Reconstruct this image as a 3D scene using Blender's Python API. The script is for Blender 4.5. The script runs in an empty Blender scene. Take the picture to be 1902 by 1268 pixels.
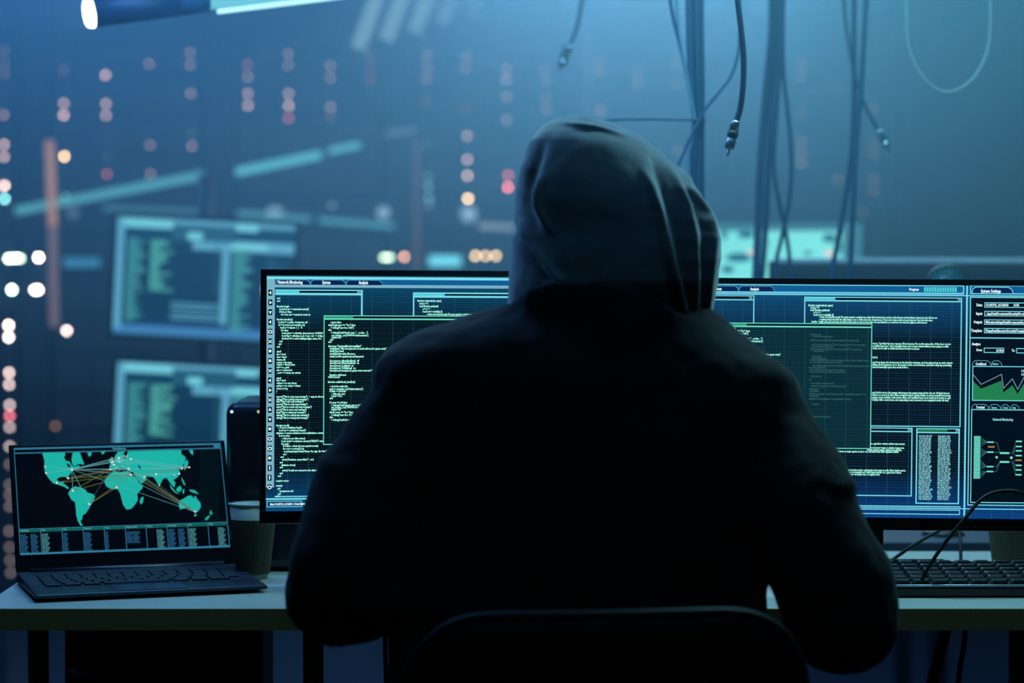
import bpy, bmesh, math, random
from mathutils import Vector, Matrix
random.seed(7)
PI = math.pi
scene = bpy.context.scene
COL = scene.collection

# ------------------------------------------------------------------ camera
F = 85.0 / 36.0 * 1902.0
CAMZ = 1.214
PITCH = math.radians(2.0)
cam_data = bpy.data.cameras.new('camera')
cam = bpy.data.objects.new('camera', cam_data)
COL.objects.link(cam)
cam.location = (0, 0, CAMZ)
cam.rotation_euler = (PI / 2 - PITCH, 0, 0)
cam_data.lens = 85
cam_data.sensor_width = 36
cam_data.clip_start = 0.05
cam_data.dof.use_dof = True
cam_data.dof.focus_distance = 3.42
cam_data.dof.aperture_fstop = 2.75
cam_data.dof.aperture_blades = 0
scene.camera = cam

# ------------------------------------------------------------------ world and exposure
world = bpy.data.worlds.new('world')
scene.world = world
world.use_nodes = True
wb = world.node_tree.nodes['Background']
wb.inputs[0].default_value = (0.45, 0.42, 0.28, 1)
wb.inputs[1].default_value = 0.018
scene.view_settings.view_transform = 'Standard'
scene.view_settings.look = 'None'
scene.view_settings.gamma = 1
scene.view_settings.exposure = 0
scene.view_settings.use_curve_mapping = False
scene.cycles.use_denoising = True
scene.cycles.max_bounces = 6
scene.cycles.diffuse_bounces = 2
scene.cycles.glossy_bounces = 3
scene.cycles.volume_bounces = 1
scene.cycles.transparent_max_bounces = 6
scene.cycles.sample_clamp_indirect = 3.0


def area_light(name, loc, size, size_y, power, col, rot=(0, 0, 0), spread=PI):
    d = bpy.data.lights.new(name, 'AREA')
    d.shape = 'RECTANGLE'
    d.size = size
    d.size_y = size_y
    d.energy = power
    d.color = col
    d.spread = spread
    o = bpy.data.objects.new(name, d)
    COL.objects.link(o)
    o.location = loc
    o.rotation_euler = rot
    return o

# the ceiling lamps of the back half of the room, the last one an added fill: (x, y, z, power, colour, size)
LAMPS = [
    (0.28, 6.0, 2.10, 35.0, (0.42, 0.70, 1.0), 0.9),
    (0.95, 5.4, 2.08, 6.0, (0.20, 0.72, 1.0), 0.9),
    (-1.35, 6.6, 2.22, 12.0, (0.12, 0.42, 1.0), 0.9),
    (0.60, 3.62, 2.15, 25.0, (0.30, 0.82, 1.0), 0.9),
    (-0.60, 3.85, 2.15, 20.0, (0.12, 0.40, 1.0), 0.9),
    (0.15, 2.45, 2.65, 5.5, (0.16, 0.62, 1.0), 0.9),  # added fill lamp above the person, brightens the hood's back
]
HAZE_DENSITY = 0.15


# ------------------------------------------------------------------ helpers
def srgb(r, g, b):
    out = []
    for c in (r, g, b):
        c = c / 255.0
        out.append(c / 12.92 if c <= 0.04045 else ((c + 0.055) / 1.055) ** 2.4)
    return (out[0], out[1], out[2], 1.0)


def P(px, py, Y):
    """World point at depth plane y = Y seen at pixel (px, py) of the 1902x1268 frame."""
    a = (px - 951.0) / F
    b = (634.0 - py) / F
    d = Vector((a, math.cos(PITCH) + b * math.sin(PITCH), -math.sin(PITCH) + b * math.cos(PITCH)))
    k = Y / d.y
    return Vector((d.x * k, Y, CAMZ + d.z * k))


def R(px, Y):
    """Metres covered by px pixels at depth Y."""
    return px / F * Y


MATS = {}


def mat(name, col, rough=0.6, metal=0.0, var=0.15, scale=40.0, bump=0.0, sheen=0.0, spec=0.5, coat=0.0, bscale=None, dist=0.002):
    if name in MATS:
        return MATS[name]
    m = bpy.data.materials.new(name)
    m.use_nodes = True
    nt = m.node_tree
    b = nt.nodes['Principled BSDF']
    tc = nt.nodes.new('ShaderNodeTexCoord')
    nz = nt.nodes.new('ShaderNodeTexNoise')
    nz.inputs['Scale'].default_value = scale
    nz.inputs['Detail'].default_value = 4
    nt.links.new(tc.outputs['Object'], nz.inputs['Vector'])
    rp = nt.nodes.new('ShaderNodeValToRGB')
    c = col
    rp.color_ramp.elements[0].color = (c[0] * (1 - var), c[1] * (1 - var), c[2] * (1 - var), 1)
    rp.color_ramp.elements[1].color = (min(1, c[0] * (1 + var)), min(1, c[1] * (1 + var)), min(1, c[2] * (1 + var)), 1)
    nt.links.new(nz.outputs['Fac'], rp.inputs['Fac'])
    nt.links.new(rp.outputs['Color'], b.inputs['Base Color'])
    b.inputs['Roughness'].default_value = rough
    b.inputs['Metallic'].default_value = metal
    b.inputs['Specular IOR Level'].default_value = spec
    b.inputs['Coat Weight'].default_value = coat
    if sheen:
        b.inputs['Sheen Weight'].default_value = sheen
        b.inputs['Sheen Roughness'].default_value = 0.4
    if bump:
        bn = nt.nodes.new('ShaderNodeTexNoise')
        bn.inputs['Scale'].default_value = bscale or scale * 4
        bn.inputs['Detail'].default_value = 3
        nt.links.new(tc.outputs['Object'], bn.inputs['Vector'])
        bp = nt.nodes.new('ShaderNodeBump')
        bp.inputs['Strength'].default_value = bump
        bp.inputs['Distance'].default_value = dist
        nt.links.new(bn.outputs['Fac'], bp.inputs['Height'])
        nt.links.new(bp.outputs['Normal'], b.inputs['Normal'])
    MATS[name] = m
    return m


def glow(name, col, strength=1.0, sample=False, var=0.0, scale=30):
    """A self-lit surface (lamp, LED, display graphics)."""
    if name in MATS:
        return MATS[name]
    m = bpy.data.materials.new(name)
    m.use_nodes = True
    nt = m.node_tree
    nt.nodes.clear()
    out = nt.nodes.new('ShaderNodeOutputMaterial')
    em = nt.nodes.new('ShaderNodeEmission')
    em.inputs['Color'].default_value = col
    em.inputs['Strength'].default_value = strength
    nt.links.new(em.outputs[0], out.inputs['Surface'])
    if var:
        tc = nt.nodes.new('ShaderNodeTexCoord')
        nz = nt.nodes.new('ShaderNodeTexNoise')
        nz.inputs['Scale'].default_value = scale
        nt.links.new(tc.outputs['Object'], nz.inputs['Vector'])
        mr = nt.nodes.new('ShaderNodeMapRange')
        mr.inputs['To Min'].default_value = strength * (1 - var)
        mr.inputs['To Max'].default_value = strength * (1 + var)
        nt.links.new(nz.outputs['Fac'], mr.inputs['Value'])
        nt.links.new(mr.outputs[0], em.inputs['Strength'])
    if not sample:
        m.cycles.emission_sampling = 'NONE'
    MATS[name] = m
    return m


def parent_matrix(o):
    M = Matrix.Identity(4)
    while o is not None:
        M = (Matrix.Translation(o.location) @ o.rotation_euler.to_matrix().to_4x4()) @ M
        o = o.parent
    return M


def tag(o, label=None, cat=None, group=None, kind=None):
    if label:
        o['label'] = label
    if cat:
        o['category'] = cat
    if group:
        o['group'] = group
    if kind:
        o['kind'] = kind
    return o


def thing(name, label, cat, loc=(0, 0, 0), rotz=0.0, group=None, rot=None):
    o = bpy.data.objects.new(name, None)
    COL.objects.link(o)
    o.empty_display_size = 0.05
    o.location = loc
    o.rotation_euler = rot if rot else (0, 0, rotz)
    return tag(o, label, cat, group)


def copy_tree(o, parent=None):
    c = o.copy()
    COL.objects.link(c)
    c.parent = parent
    for ch in list(o.children):
        copy_tree(ch, c)
    return c


class MB:
    def __init__(self):
        self.v = []
        self.f = []

    def add(self, vs, fs):
        n = len(self.v)
        self.v += [Vector(p) for p in vs]
        self.f += [tuple(i + n for i in f) for f in fs]
        return self

    def box(self, x0, x1, y0, y1, z0, z1, M=None):
        vs = [Vector((x, y, z)) for z in (z0, z1) for y in (y0, y1) for x in (x0, x1)]
        if M is not None:
            vs = [M @ p for p in vs]
        return self.add(vs, [(0, 2, 3, 1), (4, 5, 7, 6), (0, 1, 5, 4), (2, 6, 7, 3), (0, 4, 6, 2), (1, 3, 7, 5)])

    def tube(self, pts, rad, n=10, squash=None):
        """Tube through pts; rad a number or a list."""
        k = len(pts)
        pts = [Vector(p) for p in pts]
        rad = rad if isinstance(rad, (list, tuple)) else [rad] * k
        T = []
        for i in range(k):
            d = pts[min(i + 1, k - 1)] - pts[max(i - 1, 0)]
            if d.length < 1e-9:
                d = Vector((0, 0, 1))
            T.append(d.normalized())
        a = Vector((0, 1, 0)) if abs(T[0].y) < 0.8 else Vector((1, 0, 0))
        n1 = T[0].cross(a).normalized()
        vs = []
        for i in range(k):
            n1 = (n1 - T[i] * n1.dot(T[i])).normalized()
            n2 = T[i].cross(n1)
            for j in range(n):
                t = 2 * PI * j / n
                off = n1 * math.cos(t) * rad[i] + n2 * math.sin(t) * rad[i]
                vs.append(pts[i] + off)
        fs = []
        for i in range(k - 1):
            for j in range(n):
                fs.append((i * n + j, i * n + (j + 1) % n, (i + 1) * n + (j + 1) % n, (i + 1) * n + j))
        fs.append(tuple(range(n - 1, -1, -1)))
        fs.append(tuple((k - 1) * n + j for j in range(n)))
        return self.add(vs, fs)

    def ell(self, c, r, n=20, m=12, M=None):
        if not isinstance(r, (tuple, list)):
            r = (r, r, r)
        c = Vector(c)
        vs = []
        for i in range(1, m):
            a = PI * i / m
            for j in range(n):
                b = 2 * PI * j / n
                p = Vector((r[0] * math.sin(a) * math.cos(b), r[1] * math.sin(a) * math.sin(b), r[2] * math.cos(a)))
                vs.append(c + (M @ p if M is not None else p))
        t = Vector((0, 0, r[2]))
        t = M @ t if M is not None else t
        vs += [c + t, c - t]
        fs = []
        for i in range(m - 2):
            for j in range(n):
                fs.append((i * n + j, (i + 1) * n + j, (i + 1) * n + (j + 1) % n, i * n + (j + 1) % n))
        top, bot = (m - 1) * n, (m - 1) * n + 1
        for j in range(n):
            fs.append((top, j, (j + 1) % n))
            fs.append((bot, (m - 2) * n + (j + 1) % n, (m - 2) * n + j))
        return self.add(vs, fs)

    def capsules(self, pts, rad):
        for i in range(len(pts)):
            self.ell(pts[i], rad[i], 16, 10)
        self.tube(pts, rad, 16)
        return self

    def lathe(self, prof, c=(0, 0, 0), n=32, M=None):
        c = Vector(c)
        vs = []
        for r, z in prof:
            for j in range(n):
                t = 2 * PI * j / n
                p = Vector((r * math.cos(t), r * math.sin(t), z))
                vs.append(c + (M @ p if M is not None else p))
        fs = []
        for i in range(len(prof) - 1):
            for j in range(n):
                fs.append((i * n + j, i * n + (j + 1) % n, (i + 1) * n + (j + 1) % n, (i + 1) * n + j))
        return self.add(vs, fs)

    def loft(self, rings, caps=True):
        n = len(rings[0])
        vs = [p for r in rings for p in r]
        fs = []
        for i in range(len(rings) - 1):
            for j in range(n):
                fs.append((i * n + j, i * n + (j + 1) % n, (i + 1) * n + (j + 1) % n, (i + 1) * n + j))
        if caps:
            fs.append(tuple(range(n - 1, -1, -1)))
            fs.append(tuple((len(rings) - 1) * n + j for j in range(n)))
        return self.add(vs, fs)

    # flat drawing in the plane of a display: u to the right, v down, d = distance in front of the panel
    def rect(self, u0, v0, u1, v1, d=0.0004):
        return self.add([(u0, -d, -v0), (u0, -d, -v1), (u1, -d, -v1), (u1, -d, -v0)], [(0, 1, 2, 3)])

    def frame(self, u0, v0, u1, v1, w, d=0.0004):
        self.rect(u0, v0, u1, v0 + w, d).rect(u0, v1 - w, u1, v1, d)
        return self.rect(u0, v0 + w, u0 + w, v1 - w, d).rect(u1 - w, v0 + w, u1, v1 - w, d)

    def line(self, pts, w, d=0.0004):
        for (a, b), (c, e) in zip(pts[:-1], pts[1:]):
            L = math.hypot(c - a, e - b) or 1e-6
            nx, ny = -(e - b) / L * w / 2, (c - a) / L * w / 2
            self.add([(a + nx, -d, -(b + ny)), (a - nx, -d, -(b - ny)), (c - nx, -d, -(e - ny)), (c + nx, -d, -(e + ny))], [(0, 1, 2, 3)])
        return self

    def poly(self, pts, d=0.0004):
        return self.add([(a, -d, -b) for a, b in pts], [tuple(range(len(pts)))])

    def disc(self, u, v, r, d=0.0004, n=10):
        return self.poly([(u + r * math.cos(2 * PI * i / n), v + r * math.sin(2 * PI * i / n)) for i in range(n)], d)

    def text(self, s, u, v, h, d=0.0006, cond=0.8, pitch=1.0, align='LEFT', maxw=None):
        """Lettering; v is the baseline of the first line, h the letter size, pitch the line step."""
        cu = bpy.data.curves.new('t', 'FONT')
        cu.body = s
        cu.size = 1
        cu.space_line = pitch / h
        cu.resolution_u = 1
        cu.offset = 0.028
        cu.align_x = align
        o = bpy.data.objects.new('t', cu)
        COL.objects.link(o)
        bpy.context.view_layer.update()
        me = o.to_mesh()
        vs = [(p.co.x, p.co.y) for p in me.vertices]
        fs = [tuple(q.vertices) for q in me.polygons]
        o.to_mesh_clear()
        bpy.data.objects.remove(o)
        bpy.data.curves.remove(cu)
        sx = h * cond
        if maxw and vs:
            w = max(p[0] for p in vs) * sx
            if w > maxw:
                sx *= maxw / w
        self.add([(u + a * sx, -d, -(v - b * h)) for a, b in vs], fs)
        return self

    def build(self, name, m, parent=None, world=False, smooth=False, bevel=0.0, at=None, fix=True, segs=2):
        vs = self.v
        loc = Vector((0, 0, 0))
        if parent is not None and world:
            inv = parent_matrix(parent).inverted()
            vs = [inv @ p for p in vs]
        elif parent is None:
            if at is None:
                xs = [p.x for p in vs]
                ys = [p.y for p in vs]
                zs = [p.z for p in vs]
                at = ((min(xs) + max(xs)) / 2, (min(ys) + max(ys)) / 2, min(zs))
            loc = Vector(at)
            vs = [p - loc for p in vs]
        me = bpy.data.meshes.new(name)
        me.from_pydata([tuple(p) for p in vs], [], self.f)
        if fix:
            bm = bmesh.new()
            bm.from_mesh(me)
            bmesh.ops.recalc_face_normals(bm, faces=bm.faces)
            bm.to_mesh(me)
            bm.free()
        me.materials.append(m)
        if smooth:
            me.polygons.foreach_set('use_smooth', [True] * len(me.polygons))
        o = bpy.data.objects.new(name, me)
        COL.objects.link(o)
        o.location = loc
        if parent is not None:
            o.parent = parent
        if bevel:
            b = o.modifiers.new('bevel', 'BEVEL')
            b.width = bevel
            b.segments = segs
            b.limit_method = 'ANGLE'
        return o


def spline(pts, n=8):
    pts = [Vector(p) for p in pts]
    if len(pts) < 3:
        return pts
    ext = [pts[0] * 2 - pts[1]] + pts + [pts[-1] * 2 - pts[-2]]
    out = []
    for i in range(1, len(ext) - 2):
        p0, p1, p2, p3 = ext[i - 1], ext[i], ext[i + 1], ext[i + 2]
        for k in range(n):
            t = k / n
            out.append(0.5 * ((2 * p1) + (p2 - p0) * t + (2 * p0 - 5 * p1 + 4 * p2 - p3) * t * t + (3 * p1 - p0 - 3 * p2 + p3) * t ** 3))
    out.append(pts[-1])
    return out


def interp(tab, x):
    if x <= tab[0][0]:
        return tab[0][1]
    for (a, b), (c, d) in zip(tab[:-1], tab[1:]):
        if x <= c:
            t = (x - a) / (c - a)
            t2 = t
            return b + (d - b) * t2
    return tab[-1][1]


def remeshed(mb, name, m, parent, voxel, smooth_it=6, smooth_f=0.5):
    """One continuous skin over overlapping volumes."""
    o = mb.build('raw', m, None, at=(0, 0, 0))
    r = o.modifiers.new('r', 'REMESH')
    r.mode = 'VOXEL'
    r.voxel_size = voxel
    if smooth_it:
        s = o.modifiers.new('s', 'SMOOTH')
        s.factor = smooth_f
        s.iterations = smooth_it
    dg = bpy.context.evaluated_depsgraph_get()
    dg.update()
    me = bpy.data.meshes.new_from_object(o.evaluated_get(dg))
    bpy.data.objects.remove(o)
    me.name = name
    me.transform(parent_matrix(parent).inverted())
    me.polygons.foreach_set('use_smooth', [True] * len(me.polygons))
    ob = bpy.data.objects.new(name, me)
    COL.objects.link(ob)
    ob.parent = parent
    return ob


# ------------------------------------------------------------------ materials
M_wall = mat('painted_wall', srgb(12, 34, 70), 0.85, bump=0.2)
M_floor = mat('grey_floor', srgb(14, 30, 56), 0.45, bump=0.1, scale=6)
M_ceil = mat('ceiling_paint', srgb(70, 80, 92), 0.9)
M_black = mat('black_plastic', srgb(20, 22, 26), 0.42, scale=80)
M_gloss = mat('glossy_black_plastic', srgb(10, 12, 18), 0.12, scale=80, var=0.05)
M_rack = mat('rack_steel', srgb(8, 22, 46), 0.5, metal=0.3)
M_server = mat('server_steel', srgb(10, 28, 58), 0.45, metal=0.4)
M_bay = mat('drive_bay_plastic', srgb(12, 24, 46), 0.5)
M_metal = mat('brushed_metal', srgb(150, 155, 160), 0.3, metal=1.0)
M_silver = mat('bright_metal', srgb(200, 205, 210), 0.18, metal=1.0)
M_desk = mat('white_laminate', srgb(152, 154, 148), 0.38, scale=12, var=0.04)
M_edge = mat('beige_edge_band', srgb(170, 138, 84), 0.6, scale=30, var=0.08)
M_leg = mat('olive_steel_leg', srgb(122, 114, 80), 0.45)
M_cable = mat('black_rubber_cable', srgb(8, 11, 16), 0.6, spec=0.3)
M_cable_navy = mat('navy_rubber_cable', srgb(12, 34, 58), 0.5)
M_cable_blue = mat('blue_grey_cable', srgb(20, 56, 88), 0.45)  # blue of the haze in front is put into the cable colour
M_cable_white = mat('white_cable', srgb(120, 140, 140), 0.4)
M_clear = mat('pale_plastic_strand', srgb(80, 112, 135), 0.25)
M_cup = mat('brown_paper_sleeve', srgb(92, 84, 64), 0.85, scale=60)
M_cuprim = mat('white_paper_cup', srgb(150, 150, 140), 0.7)
M_lap = mat('dark_laptop_metal', srgb(46, 52, 62), 0.4, metal=0.5, scale=90, var=0.05)
M_key = mat('black_keycap', srgb(18, 22, 30), 0.5)
M_keyshine = mat('worn_black_keycap', srgb(16, 18, 24), 0.28)
M_jacket = mat('black_jacket_cloth', srgb(15, 17, 22), 0.9, scale=20, bump=0.25, bscale=260, sheen=0.05, spec=0.15)
M_hood = mat('grey_hood_cloth', srgb(84, 92, 102), 0.95, scale=300, var=0.18, bump=0.35, bscale=700, sheen=0.7, spec=0.15)
M_jeans = mat('dark_trouser_cloth', srgb(22, 26, 36), 0.9, bump=0.2)
M_skin = mat('skin', srgb(190, 140, 115), 0.5, scale=60, var=0.06)
M_shoe = mat('black_shoe_leather', srgb(18, 18, 20), 0.4)
M_chair = mat('black_chair_shell', srgb(7, 8, 10), 0.5, scale=50, spec=0.25)

# ------------------------------------------------------------------ the room
def struct(name, mb, m):
    o = mb.build(name, m, at=(0, 0, 0))
    o['kind'] = 'structure'
    return o

RX0, RX1, RY0, RY1, RH = -3.6, 4.2, -1.6, 10.6, 2.95
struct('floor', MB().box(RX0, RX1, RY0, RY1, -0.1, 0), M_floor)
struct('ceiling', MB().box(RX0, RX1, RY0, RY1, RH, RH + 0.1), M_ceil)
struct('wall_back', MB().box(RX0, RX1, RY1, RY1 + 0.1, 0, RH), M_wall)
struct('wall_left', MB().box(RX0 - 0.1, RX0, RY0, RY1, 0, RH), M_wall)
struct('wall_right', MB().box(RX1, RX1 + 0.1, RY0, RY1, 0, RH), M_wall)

# ------------------------------------------------------------------ server racks
RA = math.radians(14.0)
RDIR = Vector((math.cos(RA), math.sin(RA), 0))
RNRM = Vector((math.sin(RA), -math.cos(RA), 0))
RORG = Vector((-1.298, 8.15, 0))
PITCHR = 0.62


def on_rack(px, py, off=0.0):
    """Point of the rack fronts' plane seen at this pixel: (along, height, world point)."""
    d = P(px, py, 1.0) - Vector((0, 0, CAMZ))
    c = Vector((0, 0, CAMZ))
    k = ((RORG + RNRM * off) - c).dot(RNRM) / d.dot(RNRM)
    w = c + d * k
    return (w - RORG).dot(RDIR), w.z, w

LED_COL = {'w': (1.0, 0.80, 0.76), 'r': (1.0, 0.22, 0.30), 'y': (1.0, 0.80, 0.42), 't': (0.25, 0.85, 0.90),
           'g': (0.62, 1.0, 0.72), 'o': (1.0, 0.55, 0.35), 'p': (0.55, 0.80, 1.0)}
Z1 = 2.972
LEDS = []
for s in ('24,280,w,.12 24,345,w,.12 24,405,w,.14 20,635,w,.28 22,797,w,.5 22,865,w,.5 24,1025,w,1 26,1097,t,1 '
          '350,405,r,.08 352,570,w,.4 352,636,w,.55 355,863,y,1 362,1090,t,.4 582,414,w,.5 585,572,w,.4 585,637,w,.4 '
          '592,862,t,.12 590,960,r,.3 823,353,w,.22 829,801,w,.22 831,960,w,.22 1049,290,w,.22 1050,357,w,.22 1054,515,w,.25 '
          '1058,742,t,.12 1060,806,w,.25 1367,355,r,.22 1367,424,w,.25 1368,516,w,.35 1369,582,w,.4 1590,297,w,.22 1592,361,w,.22 '
          '1593,517,w,.35 1594,583,w,.45 1593,652,r,.35 1824,365,w,.22 1824,430,w,.22 1824,590,w,.25 1824,640,r,.12').split():
    a, b, c, d = s.split(',')
    LEDS.append((float(a) / Z1, float(b) / Z1, c, float(d)))
for s in ('140,310,w,.12 140,380,r,.12 140,440,r,.14 455,305,w,.18 455,375,w,.18 455,437,w,.18 672,315,w,.18 672,378,w,.18 '
          '672,595,r,.12 893,380,w,.2 893,440,w,.25 895,535,w,.22 895,662,w,.22 1110,387,w,.15 1110,447,w,.15 1113,540,w,.15 '
          '1113,603,w,.18 1408,335,w,.14 1408,400,w,.14 1411,610,w,.2 1616,400,w,.14 1616,460,w,.16 1828,345,w,.14 1828,467,w,.14 '
          '1838,830,w,.14 677,750,w,.35 677,880,w,.45 678,970,w,.55 681,1096,y,1 903,968,r,.5 903,1034,r,.9 '
          '462,975,t,.2 464,1030,t,.3 465,1095,t,.3').split():
    a, b, c, d = s.split(',')
    LEDS.append((640 + float(a) / Z1, float(b) / Z1, c, float(d)))
for s in ('668,355,w,.14 668,420,w,.14 672,628,w,.12 672,780,w,.16 673,842,w,.16 674,900,w,.2 870,485,w,.1 878,990,w,.14 '
          '1072,600,w,.12 1072,790,w,.12 1072,850,w,.12 1073,990,w,.14 1073,1053,w,.14 1010,1170,w,.1').split():
    a, b, c, d = s.split(',')
    LEDS.append((1262 + float(a) / Z1, float(b) / Z1, c, float(d)))
for s in ('16,480,g,1.6 23,480,g,1.6 30,479,g,1.6 37,480,g,1 71,478,w,2 22,538,g,2 64,538,w,1.8 70,538,w,1.8 124,614,w,1.1 '
          '16,604,w,1.4 16,626,w,1.4 17,692,w,.8 17,714,w,.7 18,752,w,.6 18,772,r,.7 18,793,w,.5 18,829,w,.45 18,862,w,.2 '
          '18,900,w,.2 18,919,w,.2 18,940,w,.2 17,986,w,.2 18,1016,w,.18 19,1040,w,.18 20,1063,w,.18 103,791,o,.2 '
          '710,478,g,.7 716,478,g,.6 722,478,g,.7 748,477,o,.8 883,475,y,.8 902,475,y,.75 921,475,y,.8 '
          '119,128,w,.1 199,290,t,.1 277,345,t,.1 613,218,w,.1 792,190,w,.1 792,268,t,.12 1110,128,w,.1').split():
    a, b, c, d = s.split(',')
    LEDS.append((float(a), float(b), c, float(d)))

LED_STRENGTH = 14.0
USIZE = 0.133
RACK_H = 2.13
RACK_WORDS = ['leftmost rack, half cut by the picture edge', 'second rack, above the laptop', 'third rack, over the left monitor',
              'fourth rack, left of the hood', 'fifth rack, behind the hood', 'sixth rack, behind the hanging cables']
ORD = ['first', 'second', 'third', 'fourth', 'fifth', 'sixth']
NTH = ORD + ['seventh', 'eighth', 'ninth', 'tenth', 'eleventh', 'twelfth', 'thirteenth', 'fourteenth', 'fifteenth']
led_by_slot = {}
for (px, py, c, s) in LEDS:
    a, z, w = on_rack(px, py, 0.012)
    ri = int(round(a / PITCHR))
    si = int((z - 0.09) // USIZE)
    led_by_slot.setdefault((ri, si), []).append((a - ri * PITCHR, z, c, s))


def led_mat(c, s):
    q = round(s, 2)
    col = LED_COL[c]
    return glow('indicator_%s_%d' % (c, int(q * 100)), (col[0], col[1], col[2], 1), LED_STRENGTH * q ** 1.6)

proto_srv = None
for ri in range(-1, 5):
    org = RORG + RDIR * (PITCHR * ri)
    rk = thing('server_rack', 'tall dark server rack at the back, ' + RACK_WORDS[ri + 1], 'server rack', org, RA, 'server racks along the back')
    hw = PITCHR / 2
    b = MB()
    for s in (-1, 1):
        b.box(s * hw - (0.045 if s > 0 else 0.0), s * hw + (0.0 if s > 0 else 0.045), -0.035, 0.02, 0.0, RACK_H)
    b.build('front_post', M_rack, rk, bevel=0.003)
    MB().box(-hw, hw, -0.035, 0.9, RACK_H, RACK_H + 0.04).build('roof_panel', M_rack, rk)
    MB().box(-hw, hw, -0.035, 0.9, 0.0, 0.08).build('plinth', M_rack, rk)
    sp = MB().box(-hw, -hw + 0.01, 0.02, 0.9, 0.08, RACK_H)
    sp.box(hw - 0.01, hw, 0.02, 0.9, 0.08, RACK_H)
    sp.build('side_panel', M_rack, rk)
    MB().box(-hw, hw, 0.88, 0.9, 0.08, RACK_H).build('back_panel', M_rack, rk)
    for si in range(0, 15):
        z0 = 0.09 + si * USIZE
        leds = led_by_slot.get((ri, si), [])
        lab = 'dark server with round lights, %s from the top of the %s rack from the left' % (NTH[14 - si], ORD[ri + 1])
        Mx = Matrix.Translation(org) @ Matrix.Rotation(RA, 4, 'Z')
        if proto_srv is None:
            proto_srv = thing('rack_server', lab, 'server', org + Vector((0, 0, z0)), RA, 'rack servers at the back')
            MB().box(-0.245, 0.245, 0.0, 0.7, 0.002, USIZE - 0.002).build('case', M_server, proto_srv, bevel=0.002)
            for k in range(4):
                x = -0.19 + 0.127 * k
                MB().box(x - 0.055, x + 0.055, -0.008, 0.002, 0.012, USIZE - 0.012).build('drive_bay', M_bay, proto_srv, bevel=0.002)
            sv = proto_srv
            plain = proto_srv
        else:
            sv = plain.copy()
            COL.objects.link(sv)
            sv.location = org + Vector((0, 0, z0))
            for ch in [q for q in plain.children if q.name.split('.')[0] in ('case', 'drive_bay')]:
                c = ch.copy()
                COL.objects.link(c)
                c.parent = sv
        sv['label'] = lab
        sv['group'] = 'rack servers in the %s rack' % ORD[ri + 1]
        for (a, z, c, s) in leds:
            zz = z - z0
            big = s > 1.3
            on_post = abs(a) > PITCHR / 2 - 0.062
            d = MB().ell((a, -0.038 if on_post else -0.012, z if on_post else zz), (0.0062, 0.003, 0.0062), 12, 6)
            d.build('indicator_light', led_mat(c, s), rk if on_post else sv, smooth=True)

# bluish round glowing discs and small displays on the rack fronts
def rack_part_thing(name, label, cat, group=None):
    return thing(name, label, cat, RORG, RA, group)

for (px, py, rad, s, lab) in [
        (510, 400, 17, 0.32, 'large pale blue round lamp glowing above the far left monitor'),
        (712, 395, 12, 0.36, 'pale blue round lamp glowing left of the orange rack strip'),
        (870, 397, 15, 0.36, 'large pale blue round lamp glowing just left of the hood'),
        (617, 382, 4, 0.5, 'tiny pale blue round lamp between the two large ones over the left monitor'),
        (135, 395, 12, 0.10, 'faint round lamp glowing beside the orange strip at far left'),
        (797, 380, 4, 0.4, 'tiny pale blue lamp right of the faint rack strip')]:
    a, z, w = on_rack(px, py, 0.05)
    t = thing('round_lamp', lab, 'lamp', w, RA, 'round pale lamps on the racks')
    r = R(rad, w.y)
    Mx = Matrix.Rotation(PI / 2, 3, 'X')
    MB().lathe([(0.0001, 0.0), (r * 1.05, 0.0), (r * 1.05, -0.03), (0.0001, -0.03)], (0, 0, 0), 24, Mx).build('housing', M_rack, t, smooth=False)
    MB().ell((0, -0.003, 0), (r, 0.008, r), 24, 10).build('lens', glow('round_lamp_lens_%d' % int(s * 100), (0.35, 0.62, 0.9, 1), s * 1.9), t, smooth=True)

for (x0, y0, x1, y1, col, s, lab) in [
        (118, 479, 186, 496, (0.05, 0.30, 0.55), 0.75, 'small dim blue display on the rack beside the orange strip'),
        (797, 475, 856, 494, (0.16, 0.75, 0.95), 1.15, 'small bright cyan display on the rack left of the hood')]:
    a0, z0, w0 = on_rack(x0, y1, 0.03)
    a1, z1, w1 = on_rack(x1, y0, 0.03)
    t = thing('rack_display', lab, 'display', w0, RA, 'small displays on the racks')
    W, H = a1 - a0, z1 - z0
    MB().box(-0.006, W + 0.006, 0.002, 0.026, -0.006, H + 0.006).build('display_case', M_rack, t)
    MB().box(0, W, -0.001, 0.002, 0, H).build('display_face', glow('rack_display_%d' % int(s * 100), col + (1,), s), t)

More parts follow.
